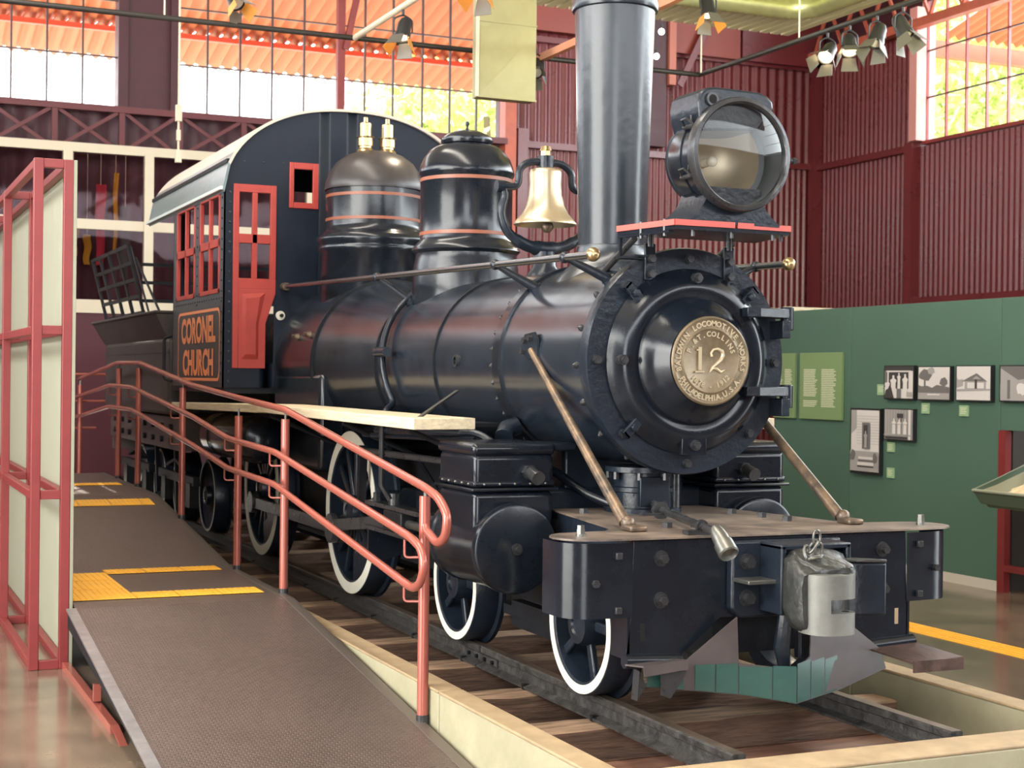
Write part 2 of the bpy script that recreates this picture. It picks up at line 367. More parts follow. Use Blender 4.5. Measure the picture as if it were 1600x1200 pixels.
ured = mat('orange_red_panel', (0.26, 0.045, 0.030), 0.45)
obj('upper_panel', MB().box(7.45, 8.58, 19.30, 19.4, 6.2, WT), ured, wb)
obj('upper_panel', MB().box(8.62, 10.07, 19.30, 19.4, 6.2, WT), wallred, wb)
obj('upper_panel', MB().box(5.2, 6.9, 19.30, 19.4, 6.3, WT), ured, wb)
obj('column', MB().box(7.32, 7.43, 19.2, 19.4, 5.70, 7.6), mat('salmon_column', (0.50, 0.16, 0.11), 0.5), wb)
obj('column', MB().box(6.95, 7.30, 19.25, 19.45, 4.8, 7.6), plum, wb)
obj('wall_brace', MB().bar((7.5, 19.22, 5.7), (8.15, 19.22, 7.0), 0.03, 0.10), wallred, wb)
wr = sempty('wall_right', (10.07, 8, FZ))
fr = lambda u, d, z: (10.07-d, u, z)
sheets(fr, 17.0, 19.5, 4.72, 6.35, wr, wallred, 3, pitch=0.104, amp=0.012)
sheets(fr, 17.0, 19.5, 2.0, 4.70, wr, wallred, 3, pitch=0.104, amp=0.012)
sheets(fr, 6.8, 17.0, FZ, 4.70, wr, wallred, 11, pitch=0.104, amp=0.012)
sheets(fr, 2.7, 6.8, FZ, 4.70, wr, wallred, 4, pitch=0.3, amp=0.012)
obj('wall_backing', MB().box(10.12, 10.3, -6, -0.3, FZ, 4.7), plum, wr)
obj('wall_backing', MB().box(10.12, 10.3, 2.7, 19.7, FZ, 4.7).box(10.12, 10.3, 17.05, 19.7, 4.7, WT), plum, wr)
obj('girt', MB().box(9.96, 10.06, 17.1, 19.4, 4.64, 4.73), wallred, wr)
obj('girt', MB().box(9.96, 10.06, 6.8, 17.0, 2.50, 2.60), wallred, wr)
obj('column', MB().box(9.90, 10.07, 16.98, 17.14, FZ, 4.75), wallred, wr)
obj('window_jamb', MB().box(9.88, 10.2, 16.86, 17.02, 4.76, 6.6), mat('pink_jamb_steel', (0.70, 0.33, 0.30), 0.4), wr)  # jamb in a paler pink than the other steel
obj('corner_column', MB().box(9.92, 10.07, 19.30, 19.45, FZ, 6.3), wallred, wr)
wf = sempty('wall_front', (0, -6, FZ)); obj('wall_panel', MB().box(-4, 10.2, -6.2, -6.0, FZ, 4.7).box(-9.2, 10.2, -6.2, -6.0, 6.5, WT).box(-9.2, -8, -6.2, -6, FZ, 4.7), plum, wf)
wl = sempty('wall_left', (-9, 5, FZ)); obj('wall_panel', MB().box(-9.2, -9, -6, 2.0, FZ, 4.7).box(-9.2, -9, 8.4, 19.7, FZ, 4.7).box(-9.2, -9, -6, 19.7, 6.5, WT), plum, wl)
struct('ceiling', MB().box(-9.2, 10.3, -6.2, 19.7, WT, WT+0.15), roofin)

# windows: mullion grids and clear panes
def window(name, x0, x1, z0, z1, vs, hs, plane, axis):
    e = sempty(name, (x0 if axis == 'x' else plane, plane if axis == 'x' else x0, z0))
    B = (lambda a, b, c, d, t0, t1: (a, b, t0, t1, c, d)) if axis == 'x' else (lambda a, b, c, d, t0, t1: (t0, t1, a, b, c, d))
    for v in vs: obj('mullion', MB().box(*B(v-0.011, v+0.011, z0, z1, plane-0.02, plane+0.02)), wmull if axis == 'x' else steelred, e)
    for h in hs: obj('glazing_bar', MB().box(*B(x0, x1, h-0.009, h+0.009, plane-0.017, plane+0.017)), wmull, e)
    obj('sill', MB().box(*B(x0, x1, z0-0.05, z0, plane-0.06, plane+0.06)), steelred, e)
    return e
wmull = mat('dark_mullion_steel', (0.07, 0.035, 0.035), 0.5)
window('window_1', -9, -0.47, 4.77, 8.3, [-1.748-0.425*k for k in range(8)]+[-1.326, -0.896], [5.388, 6.1, 7.0], 19.5, 'x')
window('window_2', 0.26, 4.8, 4.77, 8.3, [0.666, 1.092, 1.517, 1.949, 2.792, 3.192, 3.617, 4.021, 4.42], [5.375, 6.1, 7.0], 19.5, 'x')
window('window_3', -6, 16.9, 4.76, 8.3, [16.862-0.40*k for k in range(14)], [5.356, 6.0, 6.7], 10.07, 'y')
t = sempty('trim_5', (2.42, 19.4, 4.7))
obj('window_post', MB().box(2.37, 2.47, 19.35, 19.45, 4.7, WT), steelred, t)
obj('post_brace', MB().bar((2.47, 19.35, 5.75), (2.78, 19.35, 7.2), 0.06, 0.08), steelred, t)
# lattice girder under the back windows
gird = mat('plum_girder_paint', (0.13, 0.030, 0.036), 0.5)
g = sempty('trim_6', (0, 19.3, 4.2))
obj('chord', MB().box(-9, 4.8, 19.26, 19.34, 4.66, 4.74), gird, g)
obj('chord', MB().box(-9, 4.8, 19.26, 19.34, 4.14, 4.20), gird, g)
xs = [-4.45, -3.65, -2.85, -2.05, -1.25, -0.44, 0.28, 1.1, 1.9, 2.7, 3.5, 4.3]
for a, b in zip(xs, xs[1:]):
    obj('lattice_post', MB().box(b-0.035, b+0.035, 19.27, 19.33, 4.2, 4.66), gird, g)
    obj('lattice_brace', MB().bar((a+0.05, 19.29, 4.2), (b-0.05, 19.29, 4.66), 0.02, 0.045), gird, g)
    obj('lattice_brace', MB().bar((a+0.05, 19.31, 4.66), (b-0.05, 19.31, 4.2), 0.02, 0.045), gird, g)
# roof truss along the right wall
g = sempty('trim_7', (9.85, 10, 6.2))
obj('chord', MB().box(9.78, 9.92, 5, 19.4, 6.28, 6.40), steelorange, g)
obj('chord', MB().box(9.80, 9.90, 5, 19.4, 7.05, 7.15), steelred, g)
for i in range(20):
    y = 6+i*0.66
    obj('truss_web', MB().bar((9.85, y, 6.4), (9.85, y+0.33, 7.05), 0.04, 0.04), steelorange, g)
    obj('truss_web', MB().bar((9.85, y+0.33, 7.05), (9.85, y+0.66, 6.4), 0.04, 0.04), steelorange, g)
# slatted lower ceiling field beside the duct
g = sempty('trim_8', (4.5, 12, 5.2))
for i in range(27):
    x = 2.4+i*0.14; obj('ceiling_slat', MB().box(x, x+0.100, 6.5, 14.45, 5.32, 5.345), slat, g)
obj('slat_backing', MB().box(2.4, 6.15, 6.5, 14.45, 5.37, 5.38), mat('slat_gap', (0.02, 0.016, 0.012), 0.8), g)

# glazed cream partition under the girder
p = sempty('wall_partition', (-1, 18.8, FZ))
obj('transom', MB().box(-6, 4, 18.76, 18.84, 4.07, 4.18), creamframe, p)
obj('transom', MB().box(-6, 4, 18.77, 18.83, 3.15, 3.27), creamframe, p)
obj('transom', MB().box(-6, 4, 18.76, 18.84, 2.14, 2.30), creamframe, p)
for x in (-5.18, -4.17, -3.16, -2.16, -1.156, -0.194, 0.85, 1.85, 2.85):
    obj('partition_post', MB().box(x-0.055, x+0.055, 18.74, 18.86, 2.14, 4.10), creamframe, p)
px_ = [-5.18, -4.17, -3.16, -2.16, -1.156, -0.194, 0.85, 1.85, 2.85]
for a, b in zip(px_, px_[1:]):
    for z0, z1 in ((2.30, 3.15), (3.27, 4.07)): obj('glass_pane', MB().box(a+0.055, b-0.055, 18.797, 18.803, z0, z1), paneglass, p)
obj('lower_panel', MB().box(-6, -2.0, 18.78, 18.82, FZ, 2.14).box(-0.42, 4, 18.78, 18.82, FZ, 2.14), plum, p)
obj('door_leaf', MB().box(-2.0, -0.42, 18.78, 18.82, 0.16, 2.14), mat('plum_door_paint', (0.075, 0.015, 0.023), 0.45), p)
for i, (x, wd, z0, z1, m, nm) in enumerate(((-1.03, 0.14, 2.85, 3.22, flagy, 'yellow'), (-0.70, 0.13, 2.75, 3.75, flagr, 'crimson'), (-0.52, 0.06, 2.9, 3.9, flagy, 'narrow yellow'), (-0.40, 0.14, 2.6, 3.5, flagg, 'grey green'), (-0.86, 0.10, 2.75, 3.12, flagy, 'pointed yellow'))):
    mb = MB(); rows = []
    for k in range(9):
        zz = z1-(z1-z0)*k/8; wv = wd/2*(1-0.3*(k/8)); rows.append([(x+s*wv+0.010*math.sin(k*1.1+i), 19.20+0.03*(i % 2)+0.012*math.sin(s*3+k*0.7), zz) for s in (-1, -0.5, 0, 0.5, 1)])
    mb.grid(rows); clo = tag(obj('hanging_cloth', mb, m, norm=False), '%s cloth strip hanging behind the cream-framed glass partition' % nm, 'cloth', 'cloth strips behind the glass')
    obj('cord', MB().cyl((x, 19.22, z1-0.01), (x, 19.22, 4.15), 0.004, seg=6).cyl((x, 19.22, 4.15), (x, 19.27, 4.15), 0.004, seg=6), creamframe, clo)

# ------------------------------------------------------------------ outside
struct('ground_outside', MB().box(-60, 70, 19.8, 90, FZ-0.2, FZ-0.05).box(10.4, 70, -40, 19.8, FZ-0.2, FZ-0.05), groundm)
mb = MB()
def eave(x0, x1, y0, z0, y1, z1, pitch=0.22, amp=0.045):
    n = int((x1-x0)/pitch*6); rows = []
    for k in range(3):
        f = k/2; rows.append([(x0+(x1-x0)*i/n, y0+(y1-y0)*f, z0+(z1-z0)*f+amp*math.sin(2*PI*(x0+(x1-x0)*i/n)/pitch)) for i in range(n+1)])
    return rows
mb.grid(eave(-9, 7.2, 20.3, 7.9, 24.6, 6.93))
mb.grid(eave(-9, 7.2, 24.3, 6.90, 25.6, 6.62))
roof = tag(obj('canopy_roof', mb, canopy, norm=False, ang=80), 'orange corrugated canopy roof outside the back windows', 'roof')
obj('roof_purlin', MB().box(-9, 7.2, 24.3, 24.4, 6.78, 6.86), mat('red_purlin', (0.7, 0.08, 0.03), 0.5), roof)
mb = MB().grid(eave(14.3, 28, 18.4, 8.45, 21.7, 7.62))
tag(obj('side_canopy', mb, canopy, norm=False, ang=80), 'orange corrugated canopy outside the top of the right-hand window', 'roof')
tag(obj('canopy_beam', MB().box(12.5, 28, 21.9, 22.1, 7.32, 7.60), steelorange), 'orange steel beam outside the right-hand window, under the side canopy', 'beam')
def tree(name, x, y, z, r, n, seed, label, m):
    rnd = random.Random(seed); t = thing(name, label, 'tree', (x, y, FZ), 'trees outside the hall')
    obj('trunk', MB().tube([(x, y, FZ-0.1), (x+0.1, y, z*0.5), (x-0.1, y+0.1, z)], [0.25, 0.18, 0.08], 8), bark, t)
    bm = bmesh.new(); cl = []
    for k in range(26):
        a = rnd.uniform(0, 2*PI); e = rnd.uniform(-0.9, 1); q = rnd.uniform(0.4, 0.9)*r
        cl.append((x+q*math.cos(a), y+q*math.sin(a), z+q*e*0.8, r*rnd.uniform(0.28, 0.45)))
    for i in range(n):
        c = rnd.choice(cl); d = Vector((rnd.gauss(0, 1), rnd.gauss(0, 1), rnd.gauss(0, 1))).normalized()*c[3]*rnd.uniform(0.6, 1.05)
        p = Vector(c[:3])+d; q = Quaternion((rnd.gauss(0, 1), rnd.gauss(0, 1), rnd.gauss(0, 1), rnd.gauss(0, 1))).normalized(); s = rnd.uniform(0.08, 0.18)
        vs = [bm.verts.new(p+q @ Vector(v)*s) for v in ((-1, 0, 0), (0, -0.5, 0.1), (1, 0, 0), (0, 0.5, 0.1))]; bm.faces.new(vs)
    b = MB(); b.bm.free(); b.bm = bm; f = obj('foliage', b, m, t, norm=False); f['kind'] = 'stuff'
tree('leafy_tree', 10.4, 33, 7.6, 3.2, 9000, 1, 'broad yellow-green tree behind the canopy roof at the back windows', leafm)
tree('leafy_tree', 16.5, 45, 8.2, 3.4, 4200, 2, 'tree behind the back wall column', leafd)
tree('leafy_tree', 17.6, 26.8, 7.7, 3.4, 13000, 3, 'tree filling the left side of the right-hand window', leafm)
tree('leafy_tree', 26.8, 30.0, 8.8, 3.9, 13000, 4, 'tree filling the right side of the right-hand window', leafd)
tree('leafy_tree', 30.0, 44, 13.5, 5.4, 13000, 5, 'tall tree behind the others outside the right-hand window', leafd)

# ------------------------------------------------------------------ green exhibition wall
gw = sempty('wall_green', (4.87, 10, FZ))
gys = [6.0, 7.75, 9.515, 11.49, 12.72]
for a, b in zip(gys, gys[1:]):
    z0 = -0.17 if a > 9 else 1.04
    obj('green_panel', MB().box(4.87, 4.99, a+0.003, b-0.003, z0, 2.10), greenw, gw, bevel=0.003)
obj('green_return', MB().box(4.99, 7.6, 12.60, 12.72, FZ, 2.10), greenw, gw)
struct('baseboard_right', MB().box(4.862, 4.99, 9.52, 12.72, FZ, -0.17), mat('pale_baseboard', (0.62, 0.58, 0.50), 0.5))
obj('recess_back', MB().box(5.5, 5.55, 6, 9.5, FZ, 1.04).box(4.99, 5.5, 9.50, 9.52, FZ, 1.04), dkgray, gw)
tt = thing('display_support', 'dark red upright frame in the dark recess of the green wall', 'frame', (4.86, 9.45, FZ))
obj('upright', MB().box(4.84, 4.90, 9.42, 9.50, FZ, 1.04), redframe, tt)
obj('foot_rail', MB().box(4.84, 4.90, 7.8, 9.42, -0.08, -0.03), redframe, tt)
obj('upright', MB().box(4.84, 4.90, 7.72, 7.80, FZ, 1.04), redframe, tt)
tr = thing('display_tray', 'sloping dark green display tray with a pale relief model beside the recess', 'display tray', (4.3, 8.4, 0.5))
def tray_pt(u, v, z=0):  # u along -y, v along +x (up slope)
    return Vector((4.26+v, 9.12-u, 0.60+v*0.36+z))
mb = MB()
A = [tray_pt(0, 0), tray_pt(1.6, 0), tray_pt(1.6, 0.55), tray_pt(0, 0.55)]
Bt = [tray_pt(0.10, 0.07, -0.10), tray_pt(1.5, 0.07, -0.10), tray_pt(1.5, 0.48, -0.10), tray_pt(0.10, 0.48, -0.10)]
for i in range(4): mb.poly([A[i], A[(i+1) % 4], Bt[(i+1) % 4], Bt[i]])
mb.poly(Bt); obj('tray_inside', mb, trayin, tr)
mb = MB(); off = Vector((0, 0, -0.012)); C_ = [a+Vector((0, 0, -0.014)) for a in A]; D_ = [b+Vector((0, 0, -0.05)) for b in Bt]
for i in range(4): mb.poly([C_[i], C_[(i+1) % 4], D_[(i+1) % 4], D_[i]])
mb.poly(D_); obj('tray_shell', mb, trayg, tr)
mb = MB(); mb.tube([a for a in A], 0.012, 8, closed=True); obj('tray_rim', mb, mat('tray_rim', (0.30, 0.33, 0.25), 0.4), tr)
mb = MB(); rows = []
rnd = random.Random(3)
for i in range(20):
    row = []
    for j in range(20):
        u = 0.11+1.35*i/19; v = 0.09+0.37*j/19; e = min(i, 19-i, j, 19-j)/4.0; h = min(1, e)*0.09*(0.6+0.4*math.sin(i*0.9)*math.cos(j*1.1))
        row.append(tray_pt(u+0.03*math.sin(j), v, -0.098+h))
    rows.append(row)
mb.grid(rows); obj('relief_model', mb, sand, tr)
obj('tray_skirt', MB().prism([(4.26, 9.12, 0.60), (4.26, 7.52, 0.60), (4.285, 7.55, 0.50), (4.285, 9.05, 0.50)], (0.008, 0, 0)).prism([(4.26, 9.12, 0.60), (4.81, 9.12, 0.798), (4.76, 9.06, 0.70), (4.285, 9.06, 0.50)], (0, -0.008, 0)), trayg, tr)
obj('tray_leg', MB().box(4.70, 4.80, 8.3, 8.4, FZ, 0.64), trayg, tr)

lc = thing('lattice_canopy', 'brown lattice canopy just showing over the left end of the green wall', 'lattice', (6.5, 14, 2.1))
for k in range(16): obj('lattice_bar', MB().box(5.0+k*0.24, 5.03+k*0.24, 12.74, 16.5, 2.10, 2.13), rusty, lc)
for k in range(12): obj('lattice_bar', MB().box(5.0, 8.7, 12.76+k*0.33, 12.79+k*0.33, 2.13, 2.16), wood, lc)
for x, y in ((5.02, 16.4), (8.6, 16.4), (8.6, 12.8)): obj('canopy_post', MB().box(x, x+0.06, y, y+0.06, FZ, 2.10), dark, lc)
# photographs: dark-edged boards with the print as flat tonal shapes
def photo(y0, y1, z0, z1, label, shapes, base=3, warm=False, big=0):
    t = thing('framed_photograph', label, 'photograph', (4.86, (y0+y1)/2, z0), 'black and white photographs on the green wall')
    obj('backing_board', MB().box(4.83, 4.868, min(y0, y1), max(y0, y1), z0, z1), spotb, t)
    mb = MB(); m_ = 0.012; W = y1-y0; H = z1-z0
    def P(u, v, k): return (4.829-0.0006*k, y0+W*(0.03+0.94*u), z0+H*(0.04+0.93*v))
    mb.mi = base; mb.poly([P(0, 0, 0), P(1, 0, 0), P(1, 1, 0), P(0, 1, 0)])
    for k, (tone, pts) in enumerate(shapes):
        mb.mi = tone; mb.poly([P(u, v, k+1) for u, v in pts])
    obj('print', mb, greyp, t, norm=False); return t
def rect(a, b, c, d): return [(a, c), (b, c), (b, d), (a, d)]
def person(x, h, w=0.06, y=0.1): return [(x-w, y), (x-w*0.9, y+h*0.6), (x-w*1.3, y+h*0.75), (x-w*0.4, y+h*0.85), (x-w*0.4, y+h), (x+w*0.4, y+h), (x+w*0.4, y+h*0.85), (x+w*1.3, y+h*0.75), (x+w*0.9, y+h*0.6), (x+w, y)]
def blob(cx, cy, r, n=14, s=1, q=1.0):
    rr = random.Random(s); return [(cx+r*q*math.cos(2*PI*i/n)*rr.uniform(0.75, 1.15), cy+r*math.sin(2*PI*i/n)*rr.uniform(0.75, 1.15)) for i in range(n)]
P1 = [(0, rect(0, 1, 0.86, 1)), (1, rect(0, 0.1, 0.35, 0.86)), (0, rect(0.15, 0.85, 0.3, 0.82)), (3, rect(0.06, 0.94, 0.83, 0.87)), (3, person(0.32, 0.62, 0.09)), (3, person(0.52, 0.50, 0.05, 0.3)), (3, person(0.74, 0.66, 0.08)), (0, [(0, 0), (0.35, 0), (0.25, 0.35), (0.05, 0.25)]), (1, rect(0.45, 0.6, 0, 0.3)), (2, rect(0.8, 1, 0.05, 0.2)), (3, blob(0.12, 0.42, 0.1))]
P2 = [(1, blob(0.22, 0.75, 0.2, s=2)), (2, blob(0.42, 0.88, 0.12, s=3)), (1, rect(0.18, 0.24, 0.3, 0.7)), (1, blob(0.82, 0.55, 0.14, s=4)), (1, [(0, 0.2), (1, 0.2), (1, 0.38), (0.8, 0.42), (0.6, 0.45), (0.45, 0.36), (0.3, 0.42), (0.1, 0.4), (0, 0.45)]), (2, rect(0, 1, 0, 0.2)), (3, rect(0.3, 0.7, 0.13, 0.17))]
P3 = [(2, [(0, 0.35), (0.2, 0.42), (0.2, 0.62), (0.05, 0.6), (0, 0.7)]), (1, [(0.15, 0.55), (0.6, 0.8), (0.92, 0.55)]), (2, rect(0.25, 0.88, 0.33, 0.56)), (3, rect(0.33, 0.82, 0.35, 0.52)), (0, rect(0.55, 0.62, 0.34, 0.62)), (2, [(0, 0.25), (1, 0.3), (1, 0.34), (0, 0.32)]), (2, [(0.48, 0.62), (0.6, 0.72), (0.74, 0.62)])]
P4 = [(1, [(0, 0.95), (0.5, 0.6), (1, 0.7), (1, 1), (0, 1)]), (2, rect(0, 1, 0.1, 0.5)), (1, rect(0.2, 0.28, 0.05, 0.6)), (3, blob(0.6, 0.35, 0.18, s=8)), (1, blob(0.85, 0.85, 0.12, s=9))]
P5 = [(2, [(0, 0.6), (0.2, 0.7), (0.2, 1), (0, 1)])]+[(2, rect(0.2, 1, 0.45+k*0.045, 0.455+k*0.045)) for k in range(11)]+[(1, rect(0.42, 0.7, 0.37, 0.80)), (0, rect(0.48, 0.62, 0.40, 0.76)), (2, person(0.55, 0.27, 0.05, 0.39)), (2, rect(0, 1, 0.0, 0.33)), (1, blob(0.1, 0.25, 0.1, s=11)), (3, rect(0.3, 0.85, 0.20, 0.24)), (1, rect(0.3, 0.85, 0.16, 0.19)), (3, rect(0.27, 0.85, 0.10, 0.15)), (0, rect(0.27, 0.85, 0.07, 0.09)), (1, blob(0.9, 0.22, 0.09, s=12))]
P6 = [(1, rect(k*0.1, k*0.1+0.01, 0.2, 1)) for k in range(1, 9)]+[(0, rect(0.46, 0.68, 0.72, 0.87)), (1, rect(0.5, 0.54, 0.6, 0.72)), (1, rect(0.6, 0.64, 0.6, 0.72)), (3, person(0.36, 0.52, 0.06, 0.18)), (3, person(0.55, 0.50, 0.06, 0.18)), (3, person(0.76, 0.52, 0.06, 0.18)), (3, rect(0.88, 0.96, 0, 1)), (0, rect(0.05, 0.85, 0.02, 0.09)), (2, rect(0, 1, 0.12, 0.16)), (2, rect(0.15, 0.9, 0.5, 0.52))]
photo(10.95, 10.54, 1.264, 1.562, 'black and white photograph of people under a porch, first of the upper row', P1)
photo(10.49, 10.067, 1.262, 1.555, 'black and white photograph of trees by a clearing, second of the upper row', P2)
photo(10.005, 9.577, 1.264, 1.560, 'black and white photograph of a gabled wooden house, third of the upper row', P3)
photo(9.487, 9.06, 1.268, 1.560, 'black and white photograph cut by the right edge of the picture', P4, 2)
photo(11.427, 10.995, 0.585, 1.178, 'tall photograph of a person in a doorway above wooden steps', P5)
photo(10.944, 10.537, 0.905, 1.185, 'square photograph of three people in white, under the porch photograph', P6, 2)
for y0, y1, z0, z1, lab in ((11.08, 10.97, 1.30, 1.395, 'small pale green caption left of the porch photograph'), (10.47, 10.37, 1.15, 1.24, 'small pale green caption under the photograph of trees'),
        (9.99, 9.88, 1.14, 1.23, 'small pale green caption under the gabled house photograph'), (10.93, 10.83, 0.80, 0.885, 'small pale green caption directly under the three people photograph'), (10.93, 10.83, 0.57, 0.66, 'lowest small pale green caption, right of the tall photograph')):
    t = thing('caption_label', lab, 'label', (4.86, y0, z0), 'caption labels on the green wall')
    obj('caption_plate', MB().box(4.857, 4.868, y1, y0, z0, z1), palegreen, t)
    mb = MB()
    for k in range(4): mb.poly([(4.856, y0-0.015, z1-0.02-0.014*k), (4.856, y1+0.02+0.01*(k % 2), z1-0.02-0.014*k), (4.856, y1+0.02+0.01*(k % 2), z1-0.025-0.014*k), (4.856, y0-0.015, z1-0.025-0.014*k)])
    obj('caption_print', mb, textm, t, norm=False)
for y0, y1, lab in ((12.256, 11.585, 'olive green text panel with two columns of cream print'), (13.0, 12.34, 'olive green text panel partly hidden behind the smokebox')):
    y0 = min(y0, 12.70)
    t = thing('text_panel', lab, 'panel', (4.86, y0, 1.05), 'text panels on the green wall')
    obj('panel_board', MB().box(4.84, 4.868, y1, y0, 1.056, 1.687), olive, t, bevel=0.002)
    mb = MB(); rr = random.Random(5); W = y0-y1
    for c0, c1, n in ((0.10, 0.44, 22), (0.53, 0.88, 22)):
        for k in range(n):
            if n > 18 and k in (16, 17) and c0 < 0.3: continue
            z = 1.53-0.0165*k; e = c1-rr.uniform(0, 0.07)
            mb.poly([(4.8385, y0-W*c0, z), (4.8385, y0-W*e, z), (4.8385, y0-W*e, z-0.008), (4.8385, y0-W*c0, z-0.008)])
    obj('printed_text', mb, textm, t, norm=False)

# ------------------------------------------------------------------ red framed display screen at the left
ds = thing('display_screen', 'tall red steel frame with cream boards at the left edge beside the ramp', 'display stand', (-2.55, 8.8, FZ))
fys = [8.77, 10.45, 12.15, 13.85]
def tubebox(x0, x1, y0, y1, z0, z1): return MB().box(x0, x1, y0, y1, z0, z1)
for y in fys:
    for x in (-2.652, -2.490): obj('frame_post', tubebox(x, x+0.052, y, y+0.052, FZ, 2.60), redframe, ds, bevel=0.004)
    for z in (2.55, 1.62, 0.70, FZ): obj('cross_rail', tubebox(-2.60, -2.49, y+0.004, y+0.048, z, z+0.05), redframe, ds, bevel=0.003)
for a, b in zip(fys, fys[1:]):
    for z in (2.55, 1.62, 0.70, FZ):
        for x in (-2.650, -2.488): obj('side_rail', tubebox(x, x+0.045, a+0.052, b, z, z+0.046), redframe, ds, bevel=0.003)
    for z0, z1 in ((FZ+0.05, 2.60),): obj('display_board', MB().box(-2.438, -2.418, a+0.003, b+0.045, z0-0.05, z1), boardm, ds, bevel=0.002)
for x in (-2.63, -2.47):
    obj('foot_bolt', MB().hexa((x, 8.80, FZ), (0, 0, 1), 0.009, 0.07), steel, ds)
obj('grey_sign', MB().box(-2.418, -2.40, 15.2-3.2, 15.2-2.4, 1.0, 1.42), greysign, ds)

# ------------------------------------------------------------------ ramp with landings
rp = thing('access_ramp', 'brown tread-plate ramp with landings leading up alongside the track', 'ramp', (-1.85, 8.7, FZ))
RX0, RX1 = -2.42, -1.24
prof = [(5.72, FZ+0.004), (8.62, 0.105), (10.2, 0.11), (12.8, 0.40), (15.6, 0.41), (17.6, 0.22)]
for (a, za), (b, zb) in zip(prof, prof[1:]):
    RX0 = -2.42 if a < 8 else -2.412
    mb = MB(); mb.prism([(RX0, a+0.002, za), (RX1, a+0.002, za), (RX1, b-0.002, zb), (RX0, b-0.002, zb)], (0, 0, -0.012)); obj('deck_plate', mb, treadm, rp, origin=(RX0, a, 0))
    for x0, x1, m, nm in ((RX1, RX1+0.055, dsteel, 'right_edge_strip'), (RX0-0.055, RX0, alu, 'left_edge_strip')):
        if x0 < -2 and a > 8: continue
        mb = MB(); mb.prism([(x0, a+0.002, za+0.004), (x1, a+0.002, za+0.004), (x1, b-0.002, zb+0.004), (x0, b-0.002, zb+0.004)], (0, 0, -0.012))
        obj('edge_strip', mb, (mat('brown_edge_strip', (0.15, 0.125, 0.11), 0.4, metal=0.5) if x0 > -2 else alu), rp, bevel=0.001)
    for x in ((RX0-0.045 if a < 8 else RX0+0.002), RX1+0.005):
        h = 0.10; mb = MB(); mb.prism([(x, a, max(FZ, za-h)), (x+0.045, a, max(FZ, za-h)), (x+0.045, b, max(FZ+0.001, zb-h)), (x, b, max(FZ+0.001, zb-h))], (0, 0, 0.001))
        mb = MB(); z_a0 = max(FZ, za-h); z_b0 = max(FZ, zb-h)
        mb.prism([(x, a, z_a0), (x, b, z_b0), (x, b, zb-0.009), (x, a, za-0.009 if za-0.009 > z_a0 else z_a0+0.001)], (0.045, 0, 0)); obj('side_beam', mb, dark, rp)
def zr(y):
    for (a, za), (b, zb) in zip(prof, prof[1:]):
        if a <= y <= b: return za+(zb-za)*(y-a)/(b-a)
    return prof[-1][1]
# base angle and little props under the left side
obj('base_angle', MB().box(-2.475, -2.437, 7.1, 8.75, FZ, FZ+0.04).prism([(-2.475, 6.85, FZ), (-2.437, 6.85, FZ), (-2.437, 7.1, FZ+0.04), (-2.475, 7.1, FZ+0.04)], (0, 0, -0.002)), handrailm, rp)
for y in (7.6,): obj('prop', MB().box(-2.475, -2.44, y, y+0.035, FZ+0.05, zr(y)-0.10), handrailm, rp)
obj('cross_joist', MB().box(-2.41, RX1, 8.6, 8.65, -0.05, 0.08).box(-2.41, RX1, 10.15, 10.2, -0.05, 0.08), dark, rp)
obj('support_leg', MB().box(-1.3, -1.25, 8.6, 8.65, FZ, -0.05).box(-2.41, -2.37, 10.15, 10.2, FZ, -0.05).box(-1.3, -1.25, 12.8, 12.85, FZ, 0.3).box(-2.41, -2.37, 12.8, 12.85, FZ, 0.3), dark, rp)
# yellow tactile tiles
def tile(x0, x1, y0, y1):
    z = zr(y0)+0.0045; z2 = zr(y1)+0.0045; mb = MB().prism([(x0, y0, z), (x1, y0, z), (x1, y1, z2), (x0, y1, z2)], (0, 0, 0.003))
    n = max(2, int((x1-x0)/0.035)) 
    for k in range(n):
        xx = x0+(k+0.5)*(x1-x0)/n; mb.prism([(xx-0.009, y0+0.01, z+0.003), (xx+0.009, y0+0.01, z+0.003), (xx+0.009, y1-0.01, z2+0.003), (xx-0.009, y1-0.01, z2+0.003)], (0, 0, 0.003))
    obj('tactile_tile', mb, yellow, rp)
for y0, y1 in ((8.88, 9.10), (9.98, 10.18)):
    xx = -2.40+0.36
    while xx < -1.30: tile(xx, min(xx+0.245, -1.28), y0, y1); xx += 0.25
for y in (8.88, 9.27, 9.66): tile(-2.40, -2.045, y, min(y+0.385, 10.18))
for y0, y1 in ((12.35, 12.6), (13.9, 14.15)):
    xx = -2.38
    while xx < -1.32: tile(xx, min(xx+0.245, -1.29), y0, y1); xx += 0.25

# ------------------------------------------------------------------ handrail
hr = thing('ramp_handrail', 'salmon red three-bar handrail running along the ramp beside the engine', 'handrail', (-1.2, 10, FZ))
posts = [(6.456, 0.866), (8.83, 1.146), (9.99, 1.135), (11.80, 1.305), (13.70, 1.46), (14.75, 1.46), (17.3, 1.28)]
HX = -1.19
for y, zt in posts:
    obj('post', MB().cyl((HX, y, zr(y)-0.01), (HX, y, zt), 0.0255, seg=20), handrailm, hr)
    obj('post_pin', MB().cyl((HX, y, zt), (HX, y, zt+0.05), 0.007, seg=8), steel, hr)
    obj('post_foot', MB().cyl((HX, y, zr(y)-0.012), (HX, y, zr(y)+0.03), 0.029, seg=16), dsteel, hr)
top = [(HX, 6.50, 0.70), (HX, 6.42, 0.655), (HX, 6.27, 0.655), (HX, 6.16, 0.70), (HX, 6.10, 0.80), (HX, 6.20, 0.875), (HX, 6.456, 0.905), (HX, 8.85, 1.205), (HX, 9.92, 1.25), (HX, 11.5, 1.33), (HX, 13.65, 1.507), (HX, 14.85, 1.513), (HX, 17.4, 1.345)]
